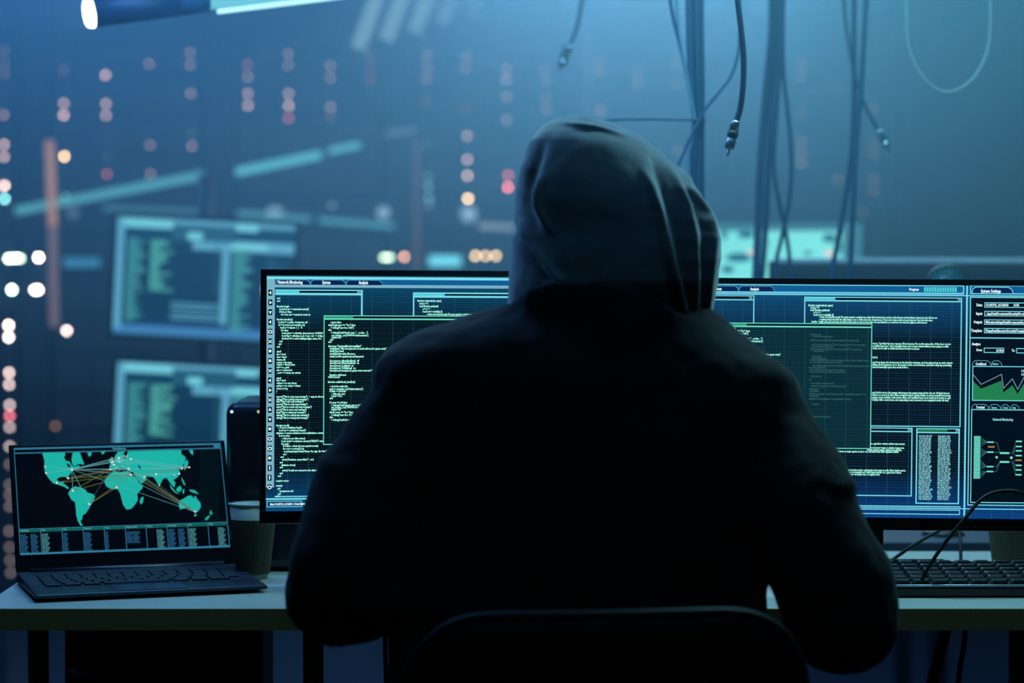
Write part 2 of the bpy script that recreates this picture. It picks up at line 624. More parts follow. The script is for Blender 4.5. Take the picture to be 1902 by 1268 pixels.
# slanted tube reflections in the rack fronts, put in as glowing rods
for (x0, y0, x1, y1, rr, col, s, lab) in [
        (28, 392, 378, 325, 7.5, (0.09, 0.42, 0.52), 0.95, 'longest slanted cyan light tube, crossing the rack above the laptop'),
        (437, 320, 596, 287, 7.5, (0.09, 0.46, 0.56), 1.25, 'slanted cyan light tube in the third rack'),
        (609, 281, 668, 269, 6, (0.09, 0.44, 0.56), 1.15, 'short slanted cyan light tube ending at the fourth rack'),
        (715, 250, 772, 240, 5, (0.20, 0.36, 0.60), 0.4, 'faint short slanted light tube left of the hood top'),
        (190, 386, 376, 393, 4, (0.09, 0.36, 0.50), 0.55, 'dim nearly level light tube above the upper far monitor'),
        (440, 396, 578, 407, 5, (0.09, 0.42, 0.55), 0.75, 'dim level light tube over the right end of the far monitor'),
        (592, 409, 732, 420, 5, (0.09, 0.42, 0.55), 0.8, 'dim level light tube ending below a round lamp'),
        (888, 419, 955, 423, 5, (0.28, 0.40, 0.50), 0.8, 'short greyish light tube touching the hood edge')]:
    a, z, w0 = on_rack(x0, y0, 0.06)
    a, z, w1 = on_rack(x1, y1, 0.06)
    t = thing('light_tube', lab, 'light tube', w0, 0, 'slanted light tubes on the racks')  # glowing rods standing in for tube reflections
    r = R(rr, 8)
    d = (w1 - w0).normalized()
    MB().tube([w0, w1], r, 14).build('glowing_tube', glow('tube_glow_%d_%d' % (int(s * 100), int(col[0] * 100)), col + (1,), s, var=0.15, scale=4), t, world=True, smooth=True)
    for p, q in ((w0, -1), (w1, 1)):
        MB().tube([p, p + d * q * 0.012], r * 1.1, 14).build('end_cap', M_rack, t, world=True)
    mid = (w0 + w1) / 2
    MB().tube([mid, mid - RNRM * 0.06], 0.006, 8).build('clip', M_rack, t, world=True)  # end caps and clip are added, the reflection has no fixture

# reflected light on the rack edges, put in as glowing upright strips
for (x0, y0, x1, y1, wpx, col, s, lab) in [
        (92, 262, 98, 420, 8, (0.46, 0.28, 0.18), 0.85, 'orange upright light strip, brightest upper half, at far left'),
        (98, 422, 101, 606, 8, (0.20, 0.16, 0.20), 0.75, 'dull mauve upright strip continuing below the orange one at far left'),
        (773, 260, 774, 505, 6, (0.30, 0.22, 0.26), 0.22, 'faint mauve upright strip between the yellow lights and the cyan display'),
        (1091, 60, 1092, 215, 6, (0.22, 0.40, 0.46), 0.12, 'faint pale upright strip above the hood')]:
    a, z, w0 = on_rack(x0, y0, 0.07)
    a, z, w1 = on_rack(x1, y1, 0.07)
    t = thing('light_strip', lab, 'light strip', w1, 0, 'upright light strips on the racks')  # glowing strips standing in for light reflected on the rack edges
    r = R(wpx, 8)
    MB().tube([w0, w1], r, 12).build('glowing_strip', glow('strip_glow_%d' % int(s * 100), col + (1,), s, var=0.2, scale=3), t, world=True, smooth=True)
    MB().tube([w0 - RNRM * 0.022, w1 - RNRM * 0.022], r * 1.2, 8).build('mounting_rail', M_rack, t, world=True)  # backing added behind the painted reflection

# dark cabinet cutting the light column at the far left
p0 = P(10, 572, 6.5)
t = thing('steel_cabinet', 'dark cabinet edge at the left picture border beside the column of lights', 'cabinet', (p0.x - 0.25, 6.25, 0))
MB().box(-0.25, 0.25, -0.25, 0.25, 0.05, p0.z).build('body', M_rack, t, bevel=0.004)
MB().box(-0.245, 0.245, -0.268, -0.252, 0.07, p0.z - 0.02).build('door', M_rack, t, bevel=0.003)
MB().box(-0.25, 0.25, -0.25, 0.25, 0.0, 0.05).build('plinth', M_black, t)

# ------------------------------------------------------------------ ceiling lamps and an added fill lamp (above the frame) and their light
for i, (x, y, z, pw, col, sz) in enumerate(LAMPS):
    where = ['behind the hood', 'over the right monitor', 'over the far left racks', 'over the desk, right of the person', 'over the desk, left of the person', 'over the person'][i]
    t = thing('ceiling_lamp', 'long hanging ceiling lamp ' + where, 'ceiling lamp', (x, y, z), 0, 'hanging ceiling lamps')
    MB().box(-sz / 2 - 0.02, sz / 2 + 0.02, -0.07, 0.07, 0.02, 0.09).build('housing', M_rack, t, bevel=0.006)
    for s in (-1, 1):
        MB().tube([(s * sz * 0.4, 0, 0.09), (s * sz * 0.4, 0, RH - z)], 0.003, 6).build('hanging_wire', M_metal, t)
    MB().tube([(-sz / 2, 0, 0.012), (sz / 2, 0, 0.012)], 0.012, 10).build('tube', glow('lamp_tube', (0.7, 0.95, 1.0, 1), 4.0), t, smooth=True)
    area_light('ceiling_lamp_light', (x, y, z - 0.01), sz, 0.12, pw, col)

# slanting tube fixture at the top left
w0 = P(167, 25, 4.35)
w1 = P(384, -3, 4.43)
w2 = P(760, -48, 4.60)
ax = (w2 - w0).normalized()
t = thing('tube_lamp', 'hanging tube lamp with glowing round end and cyan lit stretch at the top left', 'lamp', w0)
MB().tube([w0 + ax * 0.004, w0 + (w1 - w0) * 0.74], 0.0262, 24).build('dark_sleeve', mat('dark_blue_sleeve', srgb(16, 40, 66), 0.5), t, world=True, smooth=True)
MB().tube([w0 + (w1 - w0) * 0.74, w1], 0.0258, 24).build('collar', mat('steel_blue_collar', srgb(40, 78, 98), 0.4), t, world=True, smooth=True)
MB().tube([w0 - ax * 0.006, w0 + ax * 0.004], [0.024, 0.0262], 24).build('end_lens', glow('end_lens_white', (0.80, 0.98, 1.0, 1), 7.0), t, world=True)
MB().tube([w1, w2], 0.021, 24).build('lit_tube', glow('lit_tube_cyan', (0.16, 0.62, 0.72, 1), 1.0, var=0.25, scale=9), t, world=True, smooth=True)
dn = Vector((0.02, 0, -0.024))
MB().tube([w1 + dn, w2 + dn], 0.004, 10).build('bright_strip', glow('strip_white', (0.45, 0.95, 1.0, 1), 1.6), t, world=True, smooth=True)
up = Vector((0, 0, 1))
for q in (0.3, 0.9):
    p = w0 + (w2 - w0) * q
    MB().tube([p + up * 0.02, Vector((p.x, p.y, RH))], 0.003, 6).build('hanging_wire', M_metal, t, world=True)

# row of slanting glowing bars at the top
t = thing('louvre_panel', 'blurred panel of slanting pale louvre slats hanging at the top', 'louvre', P(740, 40, 7.2))  # slanting glowing bars, what they belong to is unclear
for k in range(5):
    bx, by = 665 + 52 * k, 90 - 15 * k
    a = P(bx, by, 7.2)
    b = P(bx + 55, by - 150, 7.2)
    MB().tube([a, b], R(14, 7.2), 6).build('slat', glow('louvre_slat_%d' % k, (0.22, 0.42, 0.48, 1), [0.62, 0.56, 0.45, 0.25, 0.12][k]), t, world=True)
a, b = P(715, -62, 7.25), P(945, -125, 7.25)
MB().tube([a, b], 0.012, 6).build('rail', M_rack, t, world=True)
for p in (a, b):
    MB().tube([p, Vector((p.x, p.y, RH))], 0.004, 6).build('hanging_rod', M_rack, t, world=True)

# ------------------------------------------------------------------ display helpers
def panel_mat(name, top, mid, bot, H, grid=0.0, gcol=(0.25, 0.6, 0.75), cell=0.00375, major=8, gain=1.0):
    """Self-lit display background: vertical colour gradient of the wallpaper plus its grid."""
    m = bpy.data.materials.new(name)
    m.use_nodes = True
    nt = m.node_tree
    nt.nodes.clear()
    N = nt.nodes.new
    L = nt.links.new
    out = N('ShaderNodeOutputMaterial')
    em = N('ShaderNodeEmission')
    tc = N('ShaderNodeTexCoord')
    sx = N('ShaderNodeSeparateXYZ')
    L(tc.outputs['Object'], sx.inputs[0])
    mr = N('ShaderNodeMapRange')
    mr.inputs['From Min'].default_value = -H
    mr.inputs['From Max'].default_value = 0
    L(sx.outputs['Z'], mr.inputs['Value'])
    rp = N('ShaderNodeValToRGB')
    e = rp.color_ramp.elements
    e[0].position = 0.0
    e[0].color = bot
    e[1].position = 1.0
    e[1].color = top
    for pos, c in ((0.07, [x * 0.6 for x in bot[:3]] + [1]), (0.2, mid), (0.76, mid), (0.93, [x * 0.6 for x in top[:3]] + [1])):
        k = e.new(pos)
        k.color = c
    L(mr.outputs[0], rp.inputs['Fac'])
    if grid:
        def ln(sock, step, width):
            dv = N('ShaderNodeMath'); dv.operation = 'DIVIDE'; dv.inputs[1].default_value = step
            L(sock, dv.inputs[0])
            fr = N('ShaderNodeMath'); fr.operation = 'FRACT'
            L(dv.outputs[0], fr.inputs[0])
            lt = N('ShaderNodeMath'); lt.operation = 'LESS_THAN'; lt.inputs[1].default_value = width
            L(fr.outputs[0], lt.inputs[0])
            return lt.outputs[0]
        parts = [(ln(sx.outputs['X'], cell, 0.28), 0.35), (ln(sx.outputs['Z'], cell, 0.28), 0.4), (ln(sx.outputs['Z'], cell * 2, 0.16), 0.6),
                 (ln(sx.outputs['X'], cell * major, 0.045), 1.0), (ln(sx.outputs['Z'], cell * major * 2, 0.02), 0.6)]
        acc = None
        for s, wt in parts:
            mu = N('ShaderNodeMath'); mu.operation = 'MULTIPLY'; mu.inputs[1].default_value = wt
            L(s, mu.inputs[0])
            if acc is None:
                acc = mu.outputs[0]
            else:
                ad = N('ShaderNodeMath'); ad.operation = 'MAXIMUM'
                L(acc, ad.inputs[0]); L(mu.outputs[0], ad.inputs[1])
                acc = ad.outputs[0]
        mu = N('ShaderNodeMath'); mu.operation = 'MULTIPLY'; mu.inputs[1].default_value = grid
        L(acc, mu.inputs[0])
        mx = N('ShaderNodeMix'); mx.data_type = 'RGBA'
        L(mu.outputs[0], mx.inputs[0])
        L(rp.outputs['Color'], mx.inputs[6])
        mx.inputs[7].default_value = gcol + (1,)
        L(mx.outputs[2], em.inputs['Color'])
    else:
        L(rp.outputs['Color'], em.inputs['Color'])
    em.inputs['Strength'].default_value = gain
    L(em.outputs[0], out.inputs['Surface'])
    return m

G_line = glow('ui_line_cyan', srgb(120, 222, 238), 1.0)
G_line_soft = glow('ui_line_soft', srgb(84, 160, 188), 1.0)
G_line_dim = glow('ui_line_dim', srgb(70, 120, 135), 1.0)
G_mint = glow('ui_mint', srgb(110, 228, 205), 1.0)
G_text = glow('ui_text_mint', srgb(165, 250, 228), 1.35)
G_textw = glow('ui_text_white', srgb(225, 250, 255), 1.2)
G_textb = glow('ui_text_bluewhite', srgb(150, 225, 235), 1.05)
G_green = glow('ui_green', srgb(50, 165, 125), 0.9)
G_cyanfill = glow('ui_cyan_fill', srgb(80, 205, 215), 1.0)
G_tab = glow('ui_tab_navy', srgb(6, 34, 84), 1.0)
G_bar = glow('ui_bar_blue', srgb(16, 92, 148), 1.0)
G_dark = glow('ui_dark', srgb(3, 16, 30), 1.0)
G_side = glow('ui_sidebar', srgb(120, 178, 198), 1.0)
G_dimtext = glow('ui_text_dim', srgb(52, 100, 100), 1.0)
G_grey = glow('ui_grey', srgb(118, 158, 170), 1.0)
G_graph = glow('ui_graph_green', srgb(34, 128, 78), 1.0)
G_orange = glow('ui_orange', srgb(190, 130, 70), 1.0)

ALICE = ['-- fetch rows synchronously The great question certainly was, what? Alice looked all round her at the flowers and the blades of grass, but she did not see',
         '-- anything that looked like the right thing to eat or drink under the circumstances. There was a large mushroom growing near her, about the same',
         'height as herself, and when she had looked under it, and on both sides of it, and behind it, it occurred to her that she might as well look and']
CODE_A = ['end', 'end', '', '', 'function begin', '   local buf_no = externalreceive(0)', '   if buf_no then', '     for row, var = matched, track do', '',
          'function handle(c)', '  local id = c.entity, document, uid', '  id = {} and p1.process(the_id)', '    local n = request  {  }   %', '     if n then',
          '      local name = c.identity, the.memory, 0.000000', '      local flag = c.findspace, {}, 3 any  use  =  {} flag', '      function N to ext.local(args.single, name, n0...',
          '   end', '  end', 'end', '', 'elseif', 'the = load', 'else = level', 'return, fill', 'return = the type', 'return = direct_item', 'self = no_path', 'save = connected', ', end = 11 items, by entries',
          '', 'elseif', 'fog = level', 'output = no any direct', 'system = no entry = idents', 'ensure is log', ')', '',
          'report("This is a log msg message")  -- export, throught', 'debug("This is debug msg message")', 'info("This is info any message")', 'report("This is a log msg message")',
          'warn("This is a warn any msg message")', 'error("This is error any message")', 'fatal("This is a fatal any message")', 'debug("This is a debug any message")', 'debug("This is a being any message)"', '',
          'function load()', '  -- if open a database handle', '   local env = a.database("mysql")', 'database = session.database.connect(database, username, pwd)', '   if error then',
          '      -- Alice is now Alice time()', '      local result = a.database execute("SELECT name,', '      for each,', '        if it then -- fetch all rows synchronously', '        for row = rowset[1] do',
          '         io.write(string.format("Name: %s, Age: %s <br>", row[1], row[2]...', '        end', '     end', '       write("Database query failed ".. err)', '    end', '      database close()', '    end',
          '       write("Could not connect to the database ".. err)', '    end', '  end', '', 'require vector', '', 'route(r', '  get', '    anonymous null', '  end', 'end']
ROWS_A = [553, 558, 0, 0, 568, 573, 578, 583, 0, 592, 597, 602, 607, 612, 617, 622, 627, 632, 637, 642, 0, 651, 656, 661, 666, 671, 675, 680, 685, 690,
          0, 700, 704, 709, 714, 719, 724, 0, 734, 739, 743, 748, 753, 758, 763, 768, 773, 0, 787, 791, 796, 801, 806, 811, 816, 821, 825, 830, 835, 840,
          845, 850, 855, 860, 864, 870, 875, 880, 0, 889, 0, 898, 903, 908, 913, 917]
CODE_B = ['   return false', 'elseif login.user == "foo" then', '   < debug("user foo: OK!")', 'else', '   < debug("auth/check: user: " .. nodes .. ")', '    set_header_out("WWW-Authenticate")', '    return 401', '  end', 'end', '',
          'directory "/private/Monitoring/Main"', '  AuthName "My Anonymous, id email address for guest entry"', '  AuthType basic', '  AuthBasicProvider file anon', '  AuthUserFile /path/to/your/htpasswd', '',
          '  Anonymous_MustGiveEmail  off', '  Anonymous_MustGiveEmail  on', '  Anonymous_LogEmail  on', '  Anonymous_VerifyEmail  on', '  Anonymous anonymous guest www test and *', '',
          '  Require valid-user', '</Directory>', '', 'function auth/check_handle(r)', '', '  -- look for auth info', '  auth = r.headers_in("Authorization")', '  if auth ~= nil then', '    -- fake the user', '    r.user = foo', '  end', '',
          '  if r.user == nil then', '    < debug("auth/check: user is nil")', '    set_header_out("WWW-Auth")', '    return 401', '  elseif r.user == "foo" then', '    < debug("user foo: OK!")', '  else', '    < debug("auth/check"']
ROWS_B = [597, 602, 607, 611, 616, 621, 625, 629, 633, 0, 641, 645.5, 650, 655, 660, 0, 668, 672, 677, 681.5, 686, 0, 694, 698, 0, 707, 0, 715, 720, 724, 729, 733, 737, 0, 745, 750, 754, 758, 763, 768, 772, 777]
IPROWS = ['46.215.139.217', '116.164.72.68', '4.163.107.155', '207.140.78.55', '91.175.201.96', '201.15.86.220', '119.242.37.11', '233.142.40.103', '158.68.31.15', '189.16.56.152', '217.129.155.2', '110.139.60.44', '52.15.343.97',
          '223.127.71.545', '123.65.114.75', '99.144.502.178', '47.55.255.220', '102.10.212.85', '198.219.88.57', '63.223.112.178', '225.254.61.49', '173.2.237.201', '43.217.194.3', '129.213.245.154', '24.205.131.70', '175.114.209.75', '105.103.204.115', '192.104.85.215']


def lined_text(mb, lines, rows, X, Yf, u, h, cond, maxu, d):
    for s, r in zip(lines, rows):
        if not r or not s:
            continue
        ind = len(s) - len(s.lstrip(' '))
        uu = u + ind * 1.55
        mb.text(s.strip(), X(uu), Yf(r + 1.5), h, d, cond, maxw=(X(maxu) - X(uu)) if maxu else None)


def tab(mb_dark, mb_line, X, V, x0, x1, y0, y1, w, r=7):
    pts = [(x0, y1), (x0 + 1, y0 + 4), (x0 + r * 0.7, y0), (x1 - r, y0), (x1 - 2, y0 + 4), (x1, y1)]
    mb_dark.poly([(X(a), V(b)) for a, b in pts], 0.0008)
    mb_line.line([(X(a), V(b)) for a, b in pts], w, 0.0010)


def screen_ui(root, side):
    """Software windows shown on a monitor; drawing numbers are photo pixels of the right-hand monitor."""
    S = 1 / 1283.0
    if side == 'right':
        X = lambda x: (x - 1225) * S
        V = lambda y: (y - 528.5) * S * 0.998
        SH = 0
    else:
        X = lambda x: (x - 495.5) / 1262.0
        V = lambda y: (y - 511.5) / 1290.0
    W, H = 0.597, 0.336
    cyan, soft, dark, tabs, bar, txt, txtw, txtb, green, mint, dim, grey, fill, graph, orange, side_b = (MB() for _ in range(16))
    w = 2.3 * S
    if side == 'left':
        # sidebar with icons
        side_b.rect(0, 0.004, X(510), H - 0.034, 0.0005)
        icons = ['t<', 't>', 'tv', 't<', 'o', 'x', 'p', 'k', 'x', 't<', 't>', 'x', 't^', 'tv', 'c', 'd', 'o', 'k', 'i', 'i', 'o']
        for i, ic in enumerate(icons):
            v = 543 + 17.9 * i
            dark.rect(X(498.5), V(v - 5.5), X(505.5), V(v + 5.5), 0.0007)
            cx, cy, q = X(502), V(v), 0.0022
            if ic[0] == 't':
                a = {'<': PI, '>': 0, '^': -PI / 2, 'v': PI / 2}[ic[1]]
                txtw.poly([(cx + q * math.cos(a + k), cy + q * 1.4 * math.sin(a + k)) for k in (0, 2.1, 4.2)], 0.0009)
            elif ic in 'od':
                for k in range(10):
                    b0, b1 = k * PI / 5, (k + 1) * PI / 5
                    txtw.line([(cx + q * math.cos(b0), cy + q * math.sin(b0)), (cx + q * math.cos(b1), cy + q * math.sin(b1))], 0.0012, 0.0009)
            elif ic == 'x':
                txtw.line([(cx - q, cy - q), (cx + q, cy + q)], 0.0010, 0.0009).line([(cx - q, cy + q), (cx + q, cy - q)], 0.0010, 0.0009)
            elif ic == 'i':
                txtw.rect(cx - 0.0007, cy - 0.003, cx + 0.0007, cy + 0.0026, 0.0009)
            else:
                txtw.rect(cx - q * 0.8, cy - q, cx + q * 0.7, cy + q * 0.7, 0.0009)
        XE = 1240
        cyan.rect(0, V(513), W, V(518), 0.0006)
        bar.rect(X(510), V(518), W, V(527.5), 0.0005)
        side_b.rect(X(510), V(527.5), W, V(533), 0.0006)
        for a, b, s, o in ((511, 574, 'Network Monitoring', 515), (574, 638, 'System', 595), (638, 705, 'Analysis', 661)):
            tab(tabs, soft, X, V, a, b, 519, 528, 1.2 * S)
            txtw.text(s, X(o), V(526.3), 8.6 * S, 0.0012, 0.62)
        # first window
        cyan.rect(X(511), V(537), X(668), V(539), 0.0008)
        fill.rect(X(511), V(539), X(554), V(543), 0.0008)
        dark.rect(X(554), V(539), X(664), V(543), 0.0008)
        grey.rect(X(658), V(539.5), X(665), V(542.5), 0.0010)
        cyan.rect(X(511), V(543), X(668), V(547), 0.0008)
        cyan.rect(X(665.5), V(537), X(668.5), V(820), 0.0006)
        lined_text(txt, CODE_A, ROWS_A, X, V, 513.5, 5.0 * S, 0.80, 640, 0.0010)
        # window behind
        cyan.frame(X(760), V(541), X(1200), V(760), 2.6 * S, 0.0008)
        fill.rect(X(762), V(543), X(818), V(547), 0.0008)
        dark.rect(X(818), V(543), X(1196), V(547), 0.0008)
        cyan.rect(X(760), V(547), X(1200), V(550.5), 0.0009)
        y0 = 558
        L = ['function requires(tech, async)', '  local p = 0', '  local function get(next)', '     a = a + 1', '     local row = results[k, b]']
        for i, s in enumerate(L):
            ind = len(s) - len(s.lstrip())
            txt.text(s.strip(), X(768 + ind * 2), V(y0 + i * 5), 5.2 * S, 0.0010, 0.72)
        for i, s in enumerate(ALICE[:2]):
            txt.text(s, X(785), V(y0 + 25 + i * 5), 5.2 * S, 0.0010, 0.66, maxw=0.21)
        txt.text('handler ............... herself, and when she had looked under it', X(775), V(y0 + 34), 5.2 * S, 0.0010, 0.66)
        # green front window
        gx0, gy0, gx1, gy1 = 598, 584, 1010, 823
        lined_text(txt, CODE_B, ROWS_B, X, V, gx0 + 8, 5.2 * S, 0.80, 0, 0.0024)
        cyan.rect(0, V(921), W, V(924), 0.0008)
        cyan.rect(X(511), V(917), W, V(919), 0.0008)
        cyan.frame(X(497), V(926), X(560), V(937.5), 1.2 * S, 0.0008)
        txtw.text('Main: 59.435792, 24.768730  57.466002894', X(503), V(934), 5.6 * S, 0.0010, 0.68, maxw=0.05)
    else:
        gx0, gy0, gx1, gy1 = 1334, 600, 1618.5, 833
        bar.rect(0, V(530), X(1785), V(542), 0.0005)
        cyan.rect(0, V(527.5), X(1786), V(530), 0.0008)
        cyan.rect(0, V(542), X(1786), V(544), 0.0008)
        soft.rect(0, V(544), X(1786), V(546), 0.0006)
        cyan.rect(0, V(546), W, V(548), 0.0008)
        cyan.rect(X(1784.5), V(527.5), X(1786.5), V(544), 0.0008)
        cyan.rect(X(1790.5), V(526), X(1793.5), H, 0.0008)
        for a, b, s, o in ((1240, 1304, 'Network Monitoring', 1246), (1304, 1372, 'System', 1326), (1372, 1438, 'Analysis', 1393)):
            tab(tabs, soft, X, V, a, b, 532, 542, 1.2 * S)
            txtw.text(s, X(o), V(540), 7.8 * S, 0.0012, 0.64)
        txtw.text('Progress', X(1686), V(538.5), 7.4 * S, 0.0010, 0.66)
        for i in range(13):
            fill.rect(X(1713 + i * 4.7), V(531.5), X(1716.6 + i * 4.7), V(540.5), 0.0010)
        # windows on the wallpaper
        dark.rect(X(1250), V(550), X(1400), V(556), 0.0006)
        cyan.rect(X(1250), V(549.5), X(1400), V(551), 0.0008)
        cyan.rect(X(1250), V(556.5), X(1400), V(558.5), 0.0008)
        grey.rect(X(1391), V(552), X(1397), V(555.5), 0.0010)
        cyan.rect(X(1399), V(549.5), X(1401), V(900), 0.0006)
        cyan.frame(X(1493), V(551), X(1783), V(791), 1.9 * S, 0.0007)
        fill.rect(X(1495), V(552.5), X(1550), V(556.5), 0.0009)
        dark.rect(X(1550), V(552.5), X(1781), V(556.5), 0.0008)
        grey.rect(X(1775), V(552.8), X(1780.5), V(556), 0.0010)
        cyan.rect(X(1493), V(557), X(1783), V(559.3), 0.0009)
        L = ['function requires(tech, async)', '  local p = 0', '  local function get(next)', '     a = a + 1', '     local row = results[k, b]']
        for i, s in enumerate(L):
            ind = len(s) - len(s.lstrip())
            txt.text(s.strip(), X(1500.5 + ind * 2), V(568.5 + i * 4.4), 5.4 * S, 0.0010, 0.70)
        for i, s in enumerate(ALICE):
            txt.text(s, X(1520), V(590 + i * 4.5), 5.0 * S, 0.0010, 0.70, maxw=246 * S)
        txt.text('handler', X(1507), V(598.7), 5.0 * S, 0.0010, 0.7)
        blocks = [(638.5, ['more, "and that for two reasons. First, because I\'m on the same side of the door as you', 'possibly hear you." And certainly there was a most extraordinary noise going on with-', 'crash, as if a dish or kettle had been broken to pieces.'], (143, 140, 86)),
                  (664.5, ['No!")'], (9,)),
                  (673.3, ['and how large she had grown in the last few minutes, and she jumped up in such a hurry', 'tilting all the jurymen on to the heads of the crowd below, and there they lay sprawling', 'had accidentally upset the week before.'], (147, 145, 66)),
                  (729.5, ['and held it out to the puppy; whereupon the puppy jumped into the air off all its feet at', 'believe to worry it; then Alice dodged behind a great thistle, to keep herself from being', 'puppy made another rush at the stick, and tumbled head over heels in its hurry to get', 'of play with a cart-horse, and expecting every moment to be trampled under its feet,'], (142, 144, 144, 141))]
        for y, ls, ws in blocks:
            for i, (s, ww) in enumerate(zip(ls, ws)):
                txt.text(s, X(1620), V(y + i * 4.5), 5.2 * S, 0.0010, 0.80, maxw=ww * S)
        # lower middle window
        cyan.frame(X(1540), V(793), X(1695), V(920.5), 1.9 * S, 0.0007)
        dark.rect(X(1542), V(794.5), X(1686), V(798), 0.0008)
        grey.rect(X(1686), V(794.5), X(1693), V(798), 0.0009)
        cyan.rect(X(1540), V(799), X(1695), V(801), 0.0009)
        LT = [(824.5, 'nunc, eget libero dictum eleifend quis et amet', 1615, 66), (832, 'ipsum sed auctor magna, in dapibus magna urna', 1612, 68), (836, 'neque turpis magna, varius non gravida,', 1612, 64),
              (839.5, 'malesuada fames ac turpis egestas. In justo eros, tincidunt vitae diam dignissim, facilisis', 1545, 125),
              (874, 'nulla, ligula lacus interdum mauris, quis feugiat odio turpis at, nulla. Etiam dapibus purus', 1556, 127), (878, 'rutrum lorem, at venenatis sed. Nulla varius blandit orci, eget auctor massa', 1562, 113), (882, 'tortor. Integer vel aliquet nunc, ut sagittis dolor', 1566, 70)]
        for y, s, x, ww in LT:
            txt.text(s, X(x), V(y), 5.0 * S, 0.0010, 0.8, maxw=ww * S)
        # address list window
        cyan.frame(X(1702), V(793.5), X(1782), V(934), 2.2 * S, 0.0007)
        graph.rect(X(1704), V(795), X(1759), V(799), 0.0009)
        dark.rect(X(1759), V(795), X(1774), V(799), 0.0009)
        grey.rect(X(1774), V(795), X(1780), V(799), 0.0009)
        cyan.rect(X(1702), V(800), X(1782), V(802.3), 0.0010)
        for i, s in enumerate(IPROWS):
            y = 809.8 + i * 4.32
            txtb.text(s, X(1707), V(y), 5.2 * S, 0.0010, 0.75, maxw=26.5 * S)
            s2 = IPROWS[(i * 11 + 5) % 28][::-1]
            txtb.text(s2, X(1742), V(y), 5.2 * S, 0.0010, 0.75, maxw=26 * S)
        cyan.rect(0, V(938), X(1785), V(940), 0.0008)
        cyan.rect(0, V(941.5), W, V(943.2), 0.0008)
        cyan.frame(0.02, V(944.5), X(1784), V(954), 1.5 * S, 0.0009)
        # settings pane
        bar.rect(X(1798), V(530), W - 0.004, V(542), 0.0005)
        cyan.frame(X(1797.5), V(527.5), W - 0.003, V(544), 1.8 * S, 0.0008)
        tab(tabs, cyan, X, V, 1801, 1876, 531, 542.5, 1.4 * S, 9)
        txtw.text('System Settings', X(1817), V(541), 8.6 * S, 0.0012, 0.68)
        dark.rect(X(1798.5), V(550), W - 0.005, V(935), 0.0004)
        cyan.frame(X(1797.5), V(549), W - 0.003, V(936), 1.8 * S, 0.0008)
        for i, (s, f) in enumerate((('Date:', '59.435792, 24.768730       01/05'), ('Input:', '..\\appData\\Documents\\Security\\Proof03'), ('Output:', 'M:\\networks\\appData\\Documents\\Secur'), ('Template:', 'E:\\appData\\Executor\\Security\\Template'))):
            y = 564 + i * 15.8
            txtw.text(s, X(1820.5), V(y + 2.5), 7.4 * S, 0.0010, 0.68, align='RIGHT')
            cyan.frame(X(1824), V(y - 4.8), X(1960), V(y + 4.8), 1.4 * S, 0.0008)
            txtw.text(f, X(1827), V(y + 2.2), 6.4 * S, 0.0010, 0.72)
        cyan.rect(X(1798), V(624), W - 0.004, V(626), 0.0008)
        txtw.text('Analyze:', X(1802), V(638.5), 7.0 * S, 0.0010, 0.68)
        txtw.text('From:', X(1821), V(649.5), 6.6 * S, 0.0010, 0.66, align='RIGHT')
        cyan.frame(X(1824), V(643), X(1861), V(652.5), 1.4 * S, 0.0008)
        txtw.text('26138.6', X(1859.5), V(650), 6.0 * S, 0.0010, 0.66, align='RIGHT')
        txtw.text('To:', X(1881), V(650), 6.6 * S, 0.0010, 0.66, align='RIGHT')
        cyan.frame(X(1883.5), V(643.5), X(1920), V(652.8), 1.4 * S, 0.0008)
        txtw.text('4108.2', X(1918), V(650.5), 6.0 * S, 0.0010, 0.66, align='RIGHT')
        tab(dark, soft, X, V, 1803, 1838, 667, 677, 1.1 * S)
        tab(dark, soft, X, V, 1838, 1858, 667, 677, 1.1 * S)
        txtw.text('Combined', X(1809), V(675.3), 7.0 * S, 0.0012, 0.66)
        txtb.text('Options', X(1840), V(674.5), 5.0 * S, 0.0012, 0.66)
        cyan.frame(X(1803.5), V(677), X(1975), V(741.5), 1.5 * S, 0.0009)
        gp = [(1805, 705), (1820, 719), (1857, 704), (1861, 726), (1877, 712), (1887, 728), (1898, 709), (1912, 730), (1930, 706), (1950, 722), (1973, 708)]
        for (a, b), (c, e) in zip(gp[:-1], gp[1:]):
            graph.poly([(X(a), V(b)), (X(a), V(740)), (X(c), V(740)), (X(c), V(e))], 0.0008)
        grey.line([(X(a), V(b - 8 - (4 if i % 2 == 0 else 0))) for i, (a, b) in enumerate(gp)], 1.3 * S, 0.0010)
        for i in range(2):
            txtb.text('54273', X(1893), V(687.5 + 6.6 * i), 6 * S, 0.0010, 0.66)
        for a, b, s in ((1803, 1835, 'Terminal'), (1835, 1857, 'Options'), (1857, 1874, 'Nodes'), (1874, 1891, 'Help')):
            tab(dark, soft, X, V, a, b, 748, 757.5, 1.1 * S)
            (txtw if s == 'Terminal' else txtb).text(s, X(a + (8 if s == 'Terminal' else 4)), V(755.5), (6.6 if s == 'Terminal' else 4.8) * S, 0.0012, 0.66)
        cyan.frame(X(1802.5), V(757), X(1975), V(931), 1.6 * S, 0.0009)
        txtb.text('Network Monitoring', X(1842), V(778), 6.6 * S, 0.0010, 0.66)
        for i in range(30):
            y = 807 + i * 2.65
            mint.rect(X(1808), V(y), X(1820), V(y + 1.9), 0.0010)
            j = (0, 1, 2, 3)[min(3, i // 8)]
            ye = (818, 836.5, 863.5, 872.5)[j]
            dim.line([(X(1820), V(y + 1)), (X(1832), V(ye))], 0.7 * S, 0.0009)
        for y in (818, 836.5, 863.5, 872.5):
            mint.rect(X(1832), V(y - 1.3), X(1844), V(y + 1.3), 0.0010)
        orange.rect(X(1834), V(825.5), X(1846), V(828), 0.0010)
